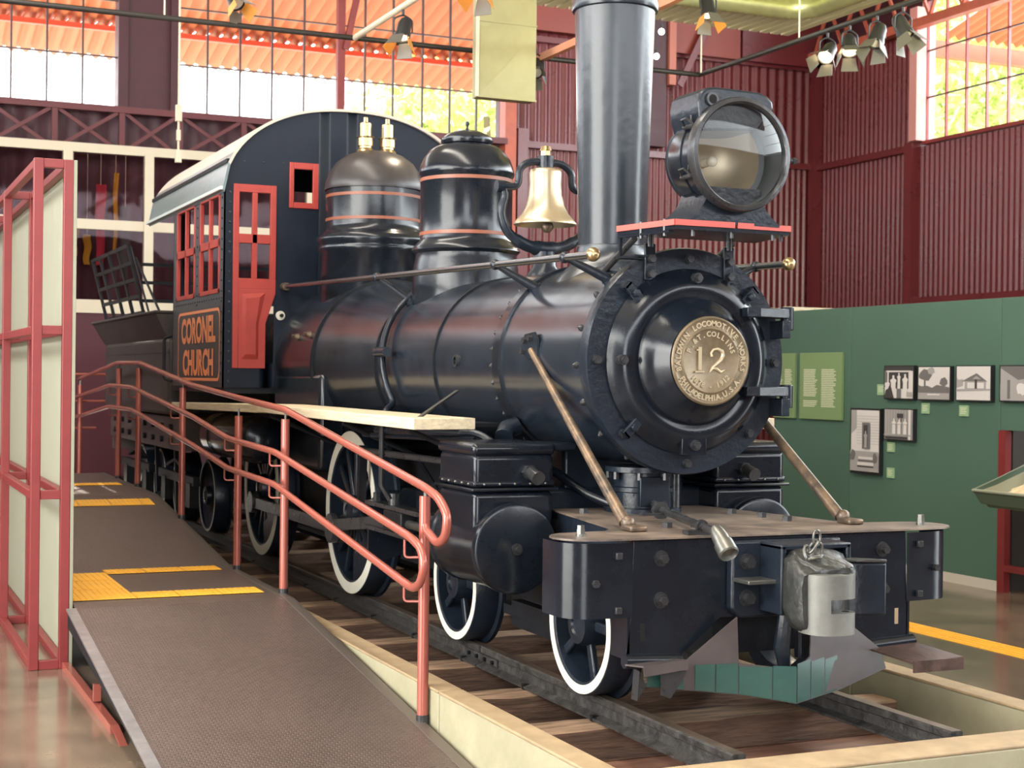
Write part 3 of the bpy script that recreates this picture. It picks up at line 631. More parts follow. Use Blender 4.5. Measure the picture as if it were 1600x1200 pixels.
obj('top_rail', MB().tube([(HX, 6.46, 0.76), (HX, 6.44, 0.715), (HX, 6.29, 0.665), (HX, 6.20, 0.70), (HX, 6.17, 0.80), (HX, 6.28, 0.872), (HX, 6.456, 0.905)]+[(x, y, z) for x, y, z in top[7:]], 0.0205, 12, fillet=0.06), handrailm, hr)
MX = -1.275
mid = [(8.75, 0.955), (9.93, 0.987), (11.03, 1.10), (13.56, 1.291), (14.78, 1.297), (16.7, 1.17), (17.5, 1.12)]
low = [(8.75, 0.765), (9.93, 0.790), (11.03, 0.895), (13.56, 1.094), (14.78, 1.096), (16.7, 0.955), (17.5, 0.91)]
obj('lower_rails', MB().tube([(MX, y, z) for y, z in low[::-1]]+[(MX, 6.50, 0.475), (MX, 6.36, 0.46), (MX, 6.27, 0.50), (MX, 6.23, 0.58), (MX, 6.27, 0.65), (MX, 6.40, 0.685)]+[(MX, y, z) for y, z in mid], 0.0195, 12, fillet=0.07), handrailm, hr)
def zl(lst, y):
    lst = [(6.4, 0.67 if lst is mid else 0.47)]+lst
    for (a, za), (b, zb) in zip(lst, lst[1:]):
        if a <= y <= b: return za+(zb-za)*(y-a)/(b-a)
    return lst[-1][1]
for y, zt in posts[:6]:
    for l in (mid, low):
        z = zl(l, y)-0.02
        obj('rail_bracket', MB().tube([(MX, y+0.03, z+0.01), (MX, y+0.03, z-0.07), (HX, y, z-0.07)], 0.006, 8, fillet=0.02), handrailm, hr)
obj('far_gate_rail', MB().tube([(-2.4, 17.4, 0.8), (-1.0, 17.4, 0.8)], 0.014, 8).tube([(-2.4, 17.4, 1.1), (-0.9, 17.4, 1.1)], 0.014, 8).tube([(-2.4, 17.4, 1.4), (-0.9, 17.4, 1.4)], 0.014, 8).tube([(-1.75, 17.4, 0.1), (-1.75, 17.4, 1.4)], 0.02, 8).tube([(-1.6, 17.4, 0.1), (-1.6, 17.4, 1.4)], 0.02, 8), handrailm, hr)
#==TRACK==
# ------------------------------------------------------------------ track
ty = [5.96, 6.70, 7.50, 8.26, 9.0, 9.78, 10.5, 11.25, 12.0, 12.75, 13.5, 14.2, 14.95, 15.7, 16.5, 17.3]
for i, y in enumerate(ty):
    rr = random.Random(i); mb = MB(); n = 12; hw = 0.105+rr.uniform(-0.01, 0.01)
    rows = []
    for k in range(n+1):
        x = -1.0+2.0*k/n; j = lambda a: rr.uniform(-a, a)
        rows.append([(x, y-hw+j(0.008), -0.295), (x, y-hw+j(0.008), -0.20), (x, y-hw+0.01+j(0.006), -0.118+j(0.006)), (x, y-hw+0.03, -0.1105+j(0.003)), (x, y+hw-0.03, -0.1105+j(0.003)), (x, y+hw-0.01+j(0.006), -0.118+j(0.006)), (x, y+hw, -0.295)])
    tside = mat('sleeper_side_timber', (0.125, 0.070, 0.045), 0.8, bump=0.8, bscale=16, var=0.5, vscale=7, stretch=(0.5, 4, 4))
    mb.grid(rows); mb.poly(rows[0]); mb.poly(rows[-1]); mb.bm.normal_update()
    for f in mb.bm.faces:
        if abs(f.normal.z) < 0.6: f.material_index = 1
    onm = 'first second third fourth fifth sixth seventh eighth ninth tenth eleventh twelfth thirteenth fourteenth fifteenth sixteenth'.split()
    lab = '%s weathered timber sleeper back from the front kerb, under the rails' % onm[i]
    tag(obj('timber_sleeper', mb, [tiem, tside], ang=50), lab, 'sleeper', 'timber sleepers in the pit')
def rail(sx, lab):
    r = thing('steel_rail', lab, 'rail', (sx*0.515, 11, -0.105), 'rails of the track')
    y0, y1 = 4.864, 18.1; c = sx*0.515
    pr = [(-0.052, -0.105), (0.052, -0.105), (0.052, -0.095), (0.012, -0.082), (0.009, -0.04), (0.028, -0.03), (0.030, -0.006), (0.024, 0), (-0.024, 0), (-0.030, -0.006), (-0.028, -0.03), (-0.009, -0.04), (-0.012, -0.082), (-0.052, -0.095)]
    for a, b in ((y0, 7.32), (7.33, y1)):
        mb = MB(); mb.prism([(c+x, a, z) for x, z in pr], (0, b-a, 0))
        for f in mb.bm.faces: f.material_index = 0
        obj('rail_length', mb, railm, r)
        obj('running_surface', MB().box(c-0.023, c+0.023, a, b, 0, 0.0015), railtop, r)
    for s in (-1, 1):
        obj('fishplate', MB().box(c+s*0.012, c+s*0.020, 7.12, 7.54, -0.078, -0.042), railm, r)
        for k in range(4): obj('fish_bolt', MB().hexa((c+s*0.020, 7.17+k*0.105, -0.06), (s, 0, 0), 0.012, 0.014), dark, r)
    for y in ty[:9]:
        for s in (-1, 1): obj('rail_spike', MB().box(c+s*0.045-0.008, c+s*0.045+0.008, y-0.03*s-0.01, y-0.03*s+0.01, -0.11, -0.088).box(c+s*0.038-0.014, c+s*0.038+0.014, y-0.03*s-0.014, y-0.03*s+0.014, -0.094, -0.084), dark, r)
rail(-1, 'near black steel rail nearest the ramp, fishplated joint beside the small wheels')
rail(1, 'far black steel rail ending at the right front kerb')
#==LOCO==
# ------------------------------------------------------------------ locomotive
loco = thing('steam_locomotive', 'black steam locomotive with red cab trim, tall chimney and round headlamp', 'locomotive', (0, 9, 0))
ZC = 1.495
# ---- wheels
def wheel(x, y, R, sx, spokes, rimw, hub, parent_name='wheel', whiteface=True, root=None, tyre=0.15):
    r0 = R*0.80
    xo = sx*0.602; xi = sx*(0.602-tyre)
    mb = MB(); mb.lathe([(R-rimw-0.012, 0), (R-rimw, 0.006), (R-0.004, 0.006), (R, 0.0), (R, -tyre+0.03), (R+0.024, -tyre+0.022), (R+0.024, -tyre), (R-rimw-0.012, -tyre)], (xo-sx*0.006, y, R), (sx, 0, 0), 48, cap=False)
    mb.lathe([(R-rimw-0.012, -tyre), (R-rimw-0.012, 0)], (xo-sx*0.006, y, R), (sx, 0, 0), 48, cap=False)
    wh = obj(parent_name, mb, satin, root, ang=40, origin=(xo, y, R))
    if whiteface: obj('white_tyre_ring', MB().lathe([(R-rimw, 0), (R-rimw, 0.003), (R-0.007, 0.003), (R-0.007, 0)], (xo+sx*0.0002, y, R), (sx, 0, 0), 64, cap=False), white, wh)
    obj('hub', MB().lathe([(0, 0.02), (hub*0.5, 0.02), (hub*0.55, 0.03), (hub, 0.025), (hub*1.15, -0.03), (hub*1.15, -tyre)], (xo-sx*0.01, y, R), (sx, 0, 0), 24), satin, wh)
    if spokes:
        for k in range(spokes):
            a = 2*PI*(k+0.5)/spokes; d = Vector((0, math.cos(a), math.sin(a))); c = Vector((xo-sx*0.045, y, R))
            obj('spoke', MB().bar(c+d*hub*0.8, c+d*(R-rimw-0.005), 0.045, 0.030, up=(1, 0, 0)), satin, wh, bevel=0.008)
    else:
        obj('wheel_centre', MB().lathe([(hub, -0.02), (hub*1.5, -0.045), (R*0.62, -0.05), (R-rimw-0.01, -0.02)], (xo, y, R), (sx, 0, 0), 40, cap=False), satin, wh)
    return wh
for sx in (-1, 1):
    for y in (6.05, 7.55):
        wh = wheel(0, y, 0.312, sx, 5, 0.046, 0.085, 'truck_wheel', root=loco)
    for y in (9.38, 11.65):
        wh = wheel(0, y, 0.53, sx, 14, 0.078, 0.10, 'driving_wheel', root=loco)
        a0, a1 = math.radians(200), math.radians(262)
        mb = MB(); c = Vector((sx*0.56, y, 0.53)); pts = []
        for k in range(9): a = a0+(a1-a0)*k/8; pts.append(c+Vector((0, math.cos(a), math.sin(a)))*0.43)
        for k in range(9): a = a1-(a1-a0)*k/8; pts.append(c+Vector((0, math.cos(a), math.sin(a)))*0.27)
        mb.prism(pts, (sx*0.03, 0, 0)); obj('counterweight', mb, satin, wh)
obj('axle', MB().cyl((-0.5, 6.05, 0.312), (0.5, 6.05, 0.312), 0.05), dark, loco); obj('axle', MB().cyl((-0.5, 7.55, 0.312), (0.5, 7.55, 0.312), 0.05), dark, loco)
obj('axle', MB().cyl((-0.5, 9.38, 0.53), (0.5, 9.38, 0.53), 0.07), dark, loco); obj('axle', MB().cyl((-0.5, 11.65, 0.53), (0.5, 11.65, 0.53), 0.07), dark, loco)
# ---- frames
for sx in (-1, 1):
    obj('main_frame', MB().box(sx*0.40-0.03, sx*0.40+0.03, 6.6, 12.9, 0.50, 0.72).box(sx*0.40-0.03, sx*0.40+0.03, 8.2, 12.9, 0.28, 0.36), dark, loco)
    obj('truck_frame', MB().box(sx*0.44-0.03, sx*0.44+0.03, 5.75, 7.9, 0.30, 0.40).box(sx*0.44-0.025, sx*0.44+0.025, 6.5, 7.1, 0.14, 0.20), dark, loco)
    obj('truck_spring', MB().box(sx*0.46-0.03, sx*0.46+0.03, 6.45, 7.15, 0.20, 0.25).box(sx*0.46-0.03, sx*0.46+0.03, 6.55, 7.05, 0.25, 0.28), dark, loco)
    # connecting and coupling rods, crosshead and guides
    obj('coupling_rod', MB().bar((sx*0.66, 9.38, 0.42), (sx*0.66, 11.65, 0.42), 0.04, 0.085).cyl((sx*0.63, 9.38, 0.42), (sx*0.69, 9.38, 0.42), 0.085, seg=24).cyl((sx*0.63, 11.65, 0.42), (sx*0.69, 11.65, 0.42), 0.085, seg=24), dsteel, loco, bevel=0.004)
    obj('connecting_rod', MB().bar((sx*0.72, 8.15, 0.585), (sx*0.72, 9.38, 0.45), 0.04, 0.075).cyl((sx*0.70, 9.38, 0.43), (sx*0.745, 9.38, 0.43), 0.095, seg=24), dsteel, loco, bevel=0.004)
    obj('crosshead', MB().box(sx*0.72-0.05, sx*0.72+0.05, 7.95, 8.25, 0.53, 0.648), dark, loco, bevel=0.01)
    obj('guide_bar', MB().box(sx*0.72-0.045, sx*0.72+0.045, 7.15, 8.60, 0.648, 0.675), dsteel, loco, bevel=0.004)
    obj('guide_bar', MB().box(sx*0.72-0.045, sx*0.72+0.045, 7.15, 8.60, 0.505, 0.53), dsteel, loco, bevel=0.004)
    obj('piston_rod', MB().cyl((sx*0.70, 7.1, 0.585), (sx*0.72, 7.97, 0.585), 0.025), steel, loco)
    # guide yoke plate, an arched plate behind the guides
    mb = MB(); pts = [(sx*0.28, 8.62, 0.40), (sx*0.28, 8.62, 0.725)]+[(sx*(0.60+0.13*math.sin(a)), 8.62, 0.605+0.12*math.cos(a)) for a in [k*PI/16 for k in range(9)]]+[(sx*0.73, 8.62, 0.36), (sx*0.66, 8.62, 0.30)]
    mb.prism(pts, (0, 0.025, 0)); obj('guide_yoke', mb, black, loco)
    obj('guide_nut', MB().cyl((sx*0.72, 8.2, 0.675), (sx*0.72, 8.2, 0.74), 0.035, seg=14), dsteel, loco)
    obj('guide_nut', MB().hexa((sx*0.72, 8.5, 0.675), (0, 0, 1), 0.025, 0.05), dsteel, loco)
    obj('valve_rod', MB().cyl((sx*0.70, 7.05, 0.965), (sx*0.70, 9.0, 0.955), 0.020), dsteel, loco)
    obj('rocker_arm', MB().bar((sx*0.66, 8.95, 0.98), (sx*0.66, 8.98, 0.62), 0.03, 0.05), dark, loco)
obj('ash_pan', MB().box(-0.42, 0.42, 10.0, 12.6, 0.30, 1.12).box(-0.30, 0.30, 8.0, 10.0, 0.45, 0.9), dark, loco)
# ---- boiler
def bl(prof, name, m, seg=72, **k):   # lathe round the boiler axis; prof = (r, y)
    return obj(name, MB().lathe([(r, y) for r, y in prof], (0, 0, ZC), (0, 1, 0), seg, cap=k.pop('cap', False)), m, loco, ang=k.pop('ang', 30), **k)
sbx = bl([(0.0, 6.24), (0.503, 6.24), (0.503, 7.25), (0.49, 7.26)], 'smokebox', boilerm)
bl([(0.517, 7.20), (0.517, 7.28), (0.50, 7.285), (0.50, 7.195), (0.517, 7.20)], 'boiler_band', black)
brl = bl([(0.495, 7.27), (0.495, 8.17)], 'boiler_cladding', boilerm)
bl([(0.500, 8.18), (0.500, 9.20)], 'boiler_cladding', boilerm)
bl([(0.505, 8.165), (0.505, 8.185), (0.49, 8.185), (0.49, 8.165), (0.505, 8.165)], 'boiler_band', dark)
bl([(0.505, 9.21), (0.56, 9.95), (0.598, 10.30)], 'boiler_cladding', boilerm)
bl([(0.512, 9.195), (0.512, 9.215), (0.50, 9.215), (0.50, 9.195), (0.512, 9.195)], 'boiler_band', dark)
bl([(0.603, 10.30), (0.603, 11.32)], 'boiler_cladding', boilerm)
bl([(0.612, 10.285), (0.612, 10.31), (0.59, 10.31), (0.59, 10.285), (0.612, 10.285)], 'boiler_band', dark)
for x in (-0.60, 0.40): obj('firebox_side', MB().box(x, x+0.20, 10.1, 11.3, 0.75, 1.42), boilerm, loco, bevel=0.03)
mb = MB()
for k in range(36):
    a = 2*PI*k/36+0.05
    for y, r in ((6.31, 0.503), (7.315, 0.4955)):
        if y > 7 and k % 1 == 0 or k % 2 == 0:
            d = Vector((math.cos(a), 0, math.sin(a))); mb.lathe([(0.017, 0), (0.015, 0.007), (0.005, 0.020), (0, 0.021)], Vector((0, y, ZC))+d*r, d, 8)
o = obj('rivets', mb, dsteel, loco); o['kind'] = 'stuff'
obj('oval_fitting', MB().lathe([(0.022, 0.0), (0.034, 0.0), (0.034, 0.012), (0.022, 0.012)], (-0.494, 7.83, 1.50), (-1, 0, 0), 20, cap=False), dsteel, loco)
# front ring, door and number plate
fr_ = bl([(0.505, 6.245), (0.528, 6.235), (0.532, 6.175), (0.526, 6.158), (0.425, 6.158), (0.42, 6.18)], 'front_ring', satin)
door = obj('smokebox_door', MB().lathe([(0.430, 6.158), (0.432, 6.146), (0.415, 6.128), (0.385, 6.096), (0.350, 6.078), (0.318, 6.082), (0.300, 6.088), (0.293, 6.078), (0.287, 6.066), (0.26, 6.048), (0.235, 6.020), (0.215, 5.985), (0.205, 5.965), (0, 5.965)], (0, 0, ZC), (0, 1, 0), 96, cap=False), black, loco, ang=50)
for k in range(8):
    a = PI/4*k
    obj('ring_bolt', MB().hexa((0.478*math.cos(a), 6.158, ZC+0.478*math.sin(a)), (0, -1, 0), 0.019, 0.025).cyl((0.478*math.cos(a), 6.158, ZC+0.478*math.sin(a)), (0.478*math.cos(a), 6.146, ZC+0.478*math.sin(a)), 0.022), dsteel, fr_)
for a, r in ((90, 0.385), (180, 0.385), (270, 0.39)):
    a = math.radians(a); p = Vector((r*math.cos(a), 6.10, ZC+r*math.sin(a)))
    obj('door_bolt', MB().cyl(p, p+Vector((0, -0.035, 0)), 0.024, seg=16).hexa(p+Vector((0, -0.03, 0)), (0, -1, 0), 0.016, 0.022), dsteel, door)
obj('door_patch', MB().box(-0.065, 0.065, 6.085, 6.11, ZC-0.435, ZC-0.345), black, door, bevel=0.003)
for ang in (135, 45, 225):
    a = math.radians(ang); ca, sa = math.cos(a), math.sin(a)
    M = Matrix.Translation((ca*0.445, 6.12, ZC+sa*0.445)) @ Matrix.Rotation(-(a-PI/2), 4, 'Y')
    mb = MB(); mb.box(-0.022, 0.022, -0.012, 0.006, -0.075, 0.045, M); mb.box(-0.022, 0.022, -0.012, 0.035, 0.03, 0.045, M)
    c = M @ Vector((0, -0.012, -0.01)); mb.hexa(c, (0, -1, 0), 0.019, 0.022)
    obj('door_dog', mb, satin, fr_, bevel=0.003)
for z in (1.705, 1.335):
    mb = MB().prism([(0.24, 6.02, z), (0.30, 6.00, z), (0.50, 6.06, z), (0.50, 6.13, z), (0.34, 6.10, z), (0.24, 6.07, z)], (0, 0, 0.045))
    mb.cyl((0.505, 6.09, z-0.055), (0.505, 6.09, z+0.055), 0.032, seg=18)
    mb.box(0.455, 0.50, 6.05, 6.17, z-0.095, z-0.01)
    obj('door_hinge', mb, satin, fr_, bevel=0.004)
# number plate with cast lettering
pl = obj('number_plate', MB().lathe([(0, 5.962), (0.200, 5.962), (0.205, 5.955), (0.204, 5.948), (0.196, 5.944), (0.190, 5.950), (0.150, 5.950), (0.146, 5.946), (0.142, 5.950), (0, 5.951)], (0, 0, ZC), (0, 1, 0), 96, cap=False), platem, loco, ang=60)
mb = MB()
def arc_text(s, r, size, a_mid, span, bottom=False):
    n = len(s)
    for i, ch in enumerate(s):
        if ch == ' ': continue
        f = (i+0.5)/n-0.5
        a = a_mid+(f*span if bottom else -f*span)
        me = text_verts(ch, size, 0.0022, bold=size*0.03, res=2)
        rot = (a-PI/2) if not bottom else (a+PI/2)
        M = Matrix.Translation((r*math.cos(a), 5.949, ZC+r*math.sin(a))) @ Matrix.Rotation(-rot, 4, 'Y') @ Matrix.Rotation(PI/2, 4, 'X')
        add_mesh(mb, me, M)
arc_text('BALDWIN LOCOMOTIVE WORKS', 0.170, 0.036, PI/2, math.radians(215))
arc_text('PHILADELPHIA,U.S.A.', 0.170, 0.036, -PI/2, math.radians(128), True)
arc_text('P.&T.COLLINS', 0.122, 0.033, PI/2, math.radians(150))
arc_text('1878 - 1912', 0.117, 0.034, -PI/2, math.radians(110), True)
def flat_text(s, size, x, z, sx=1.0, e=0.003):
    me = text_verts(s, size, e, bold=0.0015); M = Matrix.Translation((x, 5.949, z)) @ Matrix.Rotation(PI/2, 4, 'X') @ Matrix.Diagonal((sx, 1, 1, 1)); add_mesh(mb, me, M)
flat_text('1', 0.150, -0.058, ZC+0.004, 0.9, 0.004)
mb.box(-0.082, -0.034, 5.9445, 5.949, ZC-0.054, ZC-0.046).box(-0.076, -0.056, 5.9445, 5.949, ZC+0.046, ZC+0.053)
c2 = [(0.004, 0.020), (0.000, 0.036), (0.012, 0.052), (0.034, 0.056), (0.058, 0.046), (0.064, 0.026), (0.052, 0.004), (0.028, -0.014), (0.006, -0.030), (-0.006, -0.050), (0.010, -0.034), (0.030, -0.036), (0.052, -0.050), (0.074, -0.040)]
mb.tube([(x, 5.9485, ZC+z) for x, z in c2], [0.006, 0.005, 0.006, 0.007, 0.009, 0.010, 0.009, 0.007, 0.006, 0.005, 0.006, 0.008, 0.007, 0.002], 8)
obj('cast_lettering', mb, mat('plate_lettering', (0.52, 0.43, 0.29), 0.35, metal=0.5), pl, ang=40)
# headlamp bracket straps
for x in (-0.212, 0.212):
    obj('bracket_strap', MB().box(x-0.028, x+0.028, 6.142, 6.158, 1.865, 2.035), satin, fr_, bevel=0.004)
    for z in (1.895, 1.965): obj('strap_bolt', MB().hexa((x, 6.142, z), (0, -1, 0), 0.019, 0.026), dsteel, fr_)
    obj('shelf_post', MB().cyl((x, 6.15, 2.02), (x, 6.15, 2.075), 0.017), dsteel, loco)
    obj('shelf_post', MB().cyl((x*1.25, 6.5, 1.93), (x*1.25, 6.2, 2.06), 0.016), dsteel, loco)
# headlamp shelf
shp = [(-0.30, 5.765), (0.02, 5.765), (0.30, 5.775), (0.37, 6.17), (-0.37, 6.17)]
obj('lamp_shelf', MB().prism([(x, y, 2.066) for x, y in shp], (0, 0, 0.022)), black, loco)
for (a, b) in ((shp[4], shp[0]), (shp[0], (0.0, 5.765)), ((0.015, 5.765), shp[2]), (shp[2], shp[3])):
    obj('shelf_edge', MB().bar((a[0], a[1], 2.096), (b[0], b[1], 2.096), 0.016, 0.026), shelfred, loco)
obj('shelf_bracket', MB().tube([(-0.36, 6.16, 2.055), (-0.36, 6.16, 1.965), (-0.24, 6.16, 1.965)], 0.009, 6).box(-0.37, -0.30, 6.0, 6.2, 1.96, 1.968).bar((-0.30, 5.80, 2.058), (-0.36, 6.16, 2.058), 0.03, 0.01), black, loco)
for x, y in ((-0.31, 5.84), (-0.34, 6.0), (-0.2, 5.785), (0.22, 5.79), (0.27, 5.80), (0.0, 5.785)):
    obj('shelf_bolt', MB().hexa((x, y, 2.040), (0, 0, 1), 0.009, 0.075), dsteel, loco)
# ---- headlamp
LZ = 2.405; LY = 5.72
lamp = obj('headlamp', MB().lathe([(0.238, 0.0), (0.238, 0.03), (0.226, 0.035), (0.226, 0.13), (0.232, 0.132), (0.232, 0.142), (0.222, 0.146), (0.222, 0.24), (0.20, 0.32), (0.15, 0.37), (0, 0.39)], (0, LY, LZ), (0, 1, 0), 64, cap=False), black, loco, ang=35)
obj('lens_ring', MB().lathe([(0.252, 0.035), (0.254, 0.0), (0.248, -0.018), (0.232, -0.022), (0.224, -0.012), (0.224, 0.01)], (0, LY, LZ), (0, 1, 0), 72, cap=False), dsteel, lamp, ang=50)
obj('lamp_glass', MB().lathe([(0.228, 0.0), (0.16, -0.008), (0, -0.014)], (0, LY-0.002, LZ), (0, 1, 0), 64, cap=False), lampglass, lamp, norm=False)
obj('reflector', MB().lathe([(0.192, 0.150), (0.182, 0.18), (0.155, 0.24), (0.11, 0.29), (0.05, 0.315), (0, 0.32)], (0, LY, LZ), (0, 1, 0), 64, cap=False), reflector, lamp)
obj('reflector_collar', MB().lathe([(0.224, 0.012), (0.220, 0.03), (0.218, 0.145), (0.192, 0.150)], (0, LY, LZ), (0, 1, 0), 64, cap=False), mat('grey_lamp_lining', (0.10, 0.115, 0.13), 0.45, metal=0.3, var=0.25), lamp)
obj('lamp_bulb', MB().cyl((0, LY+0.315, LZ), (0, LY+0.26, LZ), 0.02).ball((0, LY+0.24, LZ), 0.025, 12), mat('clear_bulb', (0.8, 0.75, 0.65), 0.1), lamp)
# upper chamber: rounded case with sight hole
mb = MB(); pts = [(-0.135, LZ+0.10)]+[(-0.17-0.04*math.sin(a)*0+0.035*(math.cos(a)-1)*0, 0) for a in ()]
case = [(-0.175, 2.50), (-0.198, 2.56), (-0.205, 2.62), (-0.195, 2.665), (-0.165, 2.690), (-0.12, 2.698), (0.10, 2.694), (0.150, 2.680), (0.178, 2.655), (0.185, 2.62), (0.10, 2.52)]
mb.prism([(x, LY+0.02, z) for x, z in case], (0, 0.26, 0)); obj('upper_case', mb, satin, lamp, bevel=0.012, bseg=3)
obj('sight_hole_ring', MB().lathe([(0.030, 0.0), (0.030, -0.012), (0.020, -0.012), (0.020, 0.0)], (-0.140, LY+0.02, 2.640), (0, 1, 0), 24, cap=False), dsteel, lamp)
obj('sight_hole', MB().cyl((-0.140, LY+0.019, 2.640), (-0.140, LY+0.008, 2.640), 0.021, seg=20), mat('hole_black', (0.003, 0.003, 0.003), 0.9), lamp)
# pedestal
mb = MB(); rows = []
for k in range(10):
    f = k/9; hw = 0.135+0.095*(1-f)**2.2; dy = 0.05*(1-f)**2.2; z = 2.112+f*0.15; rows.append([(-hw, LY+0.045, z), (hw, LY+0.045, z), (hw, LY+0.28+dy, z), (-hw, LY+0.28+dy, z), (-hw, LY+0.045, z)])
mb.grid(rows); mb.box(-0.235, 0.235, LY+0.04, LY+0.335, 2.098, 2.113); obj('lamp_pedestal', mb, satin, lamp)
for z, a in ((2.56, 150), (2.30, 205)):
    a = math.radians(a); p = Vector((0.24*math.cos(a), LY+0.05, LZ+0.24*math.sin(a)))
    obj('lens_latch', MB().tube([p, p+Vector((-0.035, 0.01, 0.03)), p+Vector((-0.03, 0.06, 0.03)), p+Vector((0, 0.08, 0))], 0.006, 8).cyl(p, p+Vector((0, 0.09, 0)), 0.010, seg=10).tube([p+Vector((0, 0.03, 0)), p+Vector((0, 0.03, 0.05))], 0.004, 6), dsteel, lamp)
obj('lens_pivot', MB().cyl((0.245, LY, LZ-0.01), (0.28, LY, LZ-0.01), 0.012).hexa((0.272, LY, LZ-0.01), (1, 0, 0), 0.016, 0.02), dsteel, lamp)
# ---- chimney
ch = obj('chimney', MB().lathe([(0.34, 1.84), (0.28, 1.93), (0.225, 1.985), (0.195, 2.02), (0.184, 2.05), (0.181, 2.085), (0.176, 2.09), (0.184, 2.5), (0.198, 3.0), (0.207, 3.285), (0.207, 3.29), (0.220, 3.295), (0.226, 3.32), (0.220, 3.345), (0.23, 3.40), (0.28, 3.55), (0.25, 3.6), (0.18, 3.6), (0.17, 3.3)], (0, 6.93, 0), (0, 0, 1), 64, cap=False), mat('chimney_black_paint', (0.020, 0.026, 0.034), 0.25, bump=0.12, bscale=14, var=0.25, vscale=3), loco, ang=40)
# ---- domes
def ring(p, z, r, m=copper, w=0.011, y=0):
    obj('copper_stripe', MB().lathe([(r, z-w), (r+0.0025, z-w), (r+0.0025, z+w), (r, z+w)], (0, y, 0), (0, 0, 1), 64, cap=False), m, p, norm=False)
SY = 8.93
sd = obj('sand_dome', MB().lathe([(0.3448, 1.80), (0.3355, 2.10), (0.3215, 2.15), (0.3197, 2.185), (0.3281, 2.19), (0.3467, 2.205), (0.3411, 2.225), (0.3215, 2.24), (0.3122, 2.252), (0.3001, 2.262), (0.2926, 2.28), (0.2926, 2.676), (0.302, 2.684), (0.3038, 2.70), (0.2964, 2.735), (0.2749, 2.79), (0.233, 2.845), (0.1864, 2.872), (0.1491, 2.88), (0.1445, 2.885)], (0, SY, 0), (0, 0, 1), 64, cap=False), black, loco, ang=50)
for z in (2.310, 2.650): ring(sd, z, 0.2928, y=SY)
obj('dome_lid', MB().lathe([(0.144, 2.878), (0.162, 2.885), (0.1674, 2.90), (0.1638, 2.922), (0.135, 2.945), (0.081, 2.968), (0.018, 2.98), (0.0072, 2.99), (0.0072, 3.005), (0.0126, 3.015), (0.0108, 3.032), (0, 3.036)], (0, SY, 0), (0, 0, 1), 48, cap=False), black, sd)
TY = 10.75
sdm = mat('dome_brownish_paint', (0.035, 0.030, 0.032), 0.34, bump=0.1, bscale=10, var=0.25)
st = obj('steam_dome', MB().lathe([(0.399, 1.85), (0.4009, 2.31), (0.4176, 2.325), (0.4195, 2.35), (0.4139, 2.362), (0.4176, 2.375), (0.4287, 2.40), (0.425, 2.43), (0.4037, 2.452), (0.3805, 2.468), (0.3638, 2.49), (0.3573, 2.52), (0.3573, 2.785), (0.3666, 2.79)], (0, TY, 0), (0, 0, 1), 64, cap=False), black, loco, ang=50)
for z in (2.560, 2.735): ring(st, z, 0.3575, y=TY)
obj('dome_cap', MB().lathe([(0.3693, 2.784), (0.3712, 2.80), (0.3619, 2.85), (0.3359, 2.92), (0.2877, 2.99), (0.2134, 3.045), (0.1299, 3.075), (0, 3.085)], (0, TY, 0), (0, 0, 1), 64, cap=False), sdm, st)
for x in (-0.085, 0.085):
    v = obj('safety_valve', MB().lathe([(0.075, 3.05), (0.066, 3.085), (0.05, 3.10), (0.05, 3.115), (0.058, 3.118), (0.058, 3.175), (0.066, 3.178), (0.068, 3.186), (0.045, 3.19), (0.045, 3.285), (0.036, 3.29), (0.018, 3.295), (0.016, 3.33), (0, 3.335)], (x+0.01, TY, 0), (0, 0, 1), 24, cap=False), brass, st)
# ---- bell
BY = 7.75
bs = obj('bell_stand', MB().tube([(-0.262, BY, 2.475), (-0.245, BY, 2.42), (-0.275, BY, 2.33), (-0.235, BY, 2.22), (-0.13, BY, 2.155), (0, BY, 2.13), (0.13, BY, 2.155), (0.235, BY, 2.22), (0.275, BY, 2.33), (0.245, BY, 2.42), (0.262, BY, 2.475)], [0.020, 0.022, 0.024, 0.027, 0.034, 0.045, 0.034, 0.027, 0.024, 0.022, 0.020], 12, fillet=0.05), satin, loco)
obj('stand_foot', MB().lathe([(0.15, 1.93), (0.10, 1.99), (0.065, 2.04), (0.06, 2.12)], (0, BY, 0), (0, 0, 1), 24, cap=False), satin, bs)
obj('bell_yoke', MB().tube([(-0.275, BY, 2.475), (-0.165, BY, 2.475), (-0.165, BY, 2.58), (-0.10, BY, 2.625), (0.10, BY, 2.625), (0.165, BY, 2.58), (0.165, BY, 2.475), (0.275, BY, 2.475)], 0.021, 12, fillet=0.05).cyl((-0.30, BY, 2.475), (-0.255, BY, 2.475), 0.034).cyl((0.255, BY, 2.475), (0.30, BY, 2.475), 0.034).cyl((0, BY, 2.59), (0, BY, 2.66), 0.045), satin, bs)
obj('yoke_nut', MB().hexa((0, BY, 2.66), (0, 0, 1), 0.030, 0.03).cyl((0, BY, 2.69), (0, BY, 2.715), 0.034, 0.026), brass, bs)
obj('bell_body', MB().lathe([(0, 2.592), (0.0616, 2.590), (0.08624, 2.582), (0.09152, 2.565), (0.09064, 2.50), (0.09504, 2.44), (0.1074, 2.38), (0.132, 2.335), (0.1628, 2.300), (0.1778, 2.282), (0.1786, 2.274), (0.1716, 2.270), (0.1408, 2.30), (0.0968, 2.38), (0.0792, 2.5), (0, 2.56)], (0, BY, 0), (0, 0, 1), 56, cap=False), bellm, bs, ang=60)
obj('clapper', MB().ball((0, BY-0.03, 2.262), 0.036, 16).cyl((0, BY-0.03, 2.29), (0, BY, 2.5), 0.01), rusty, bs)
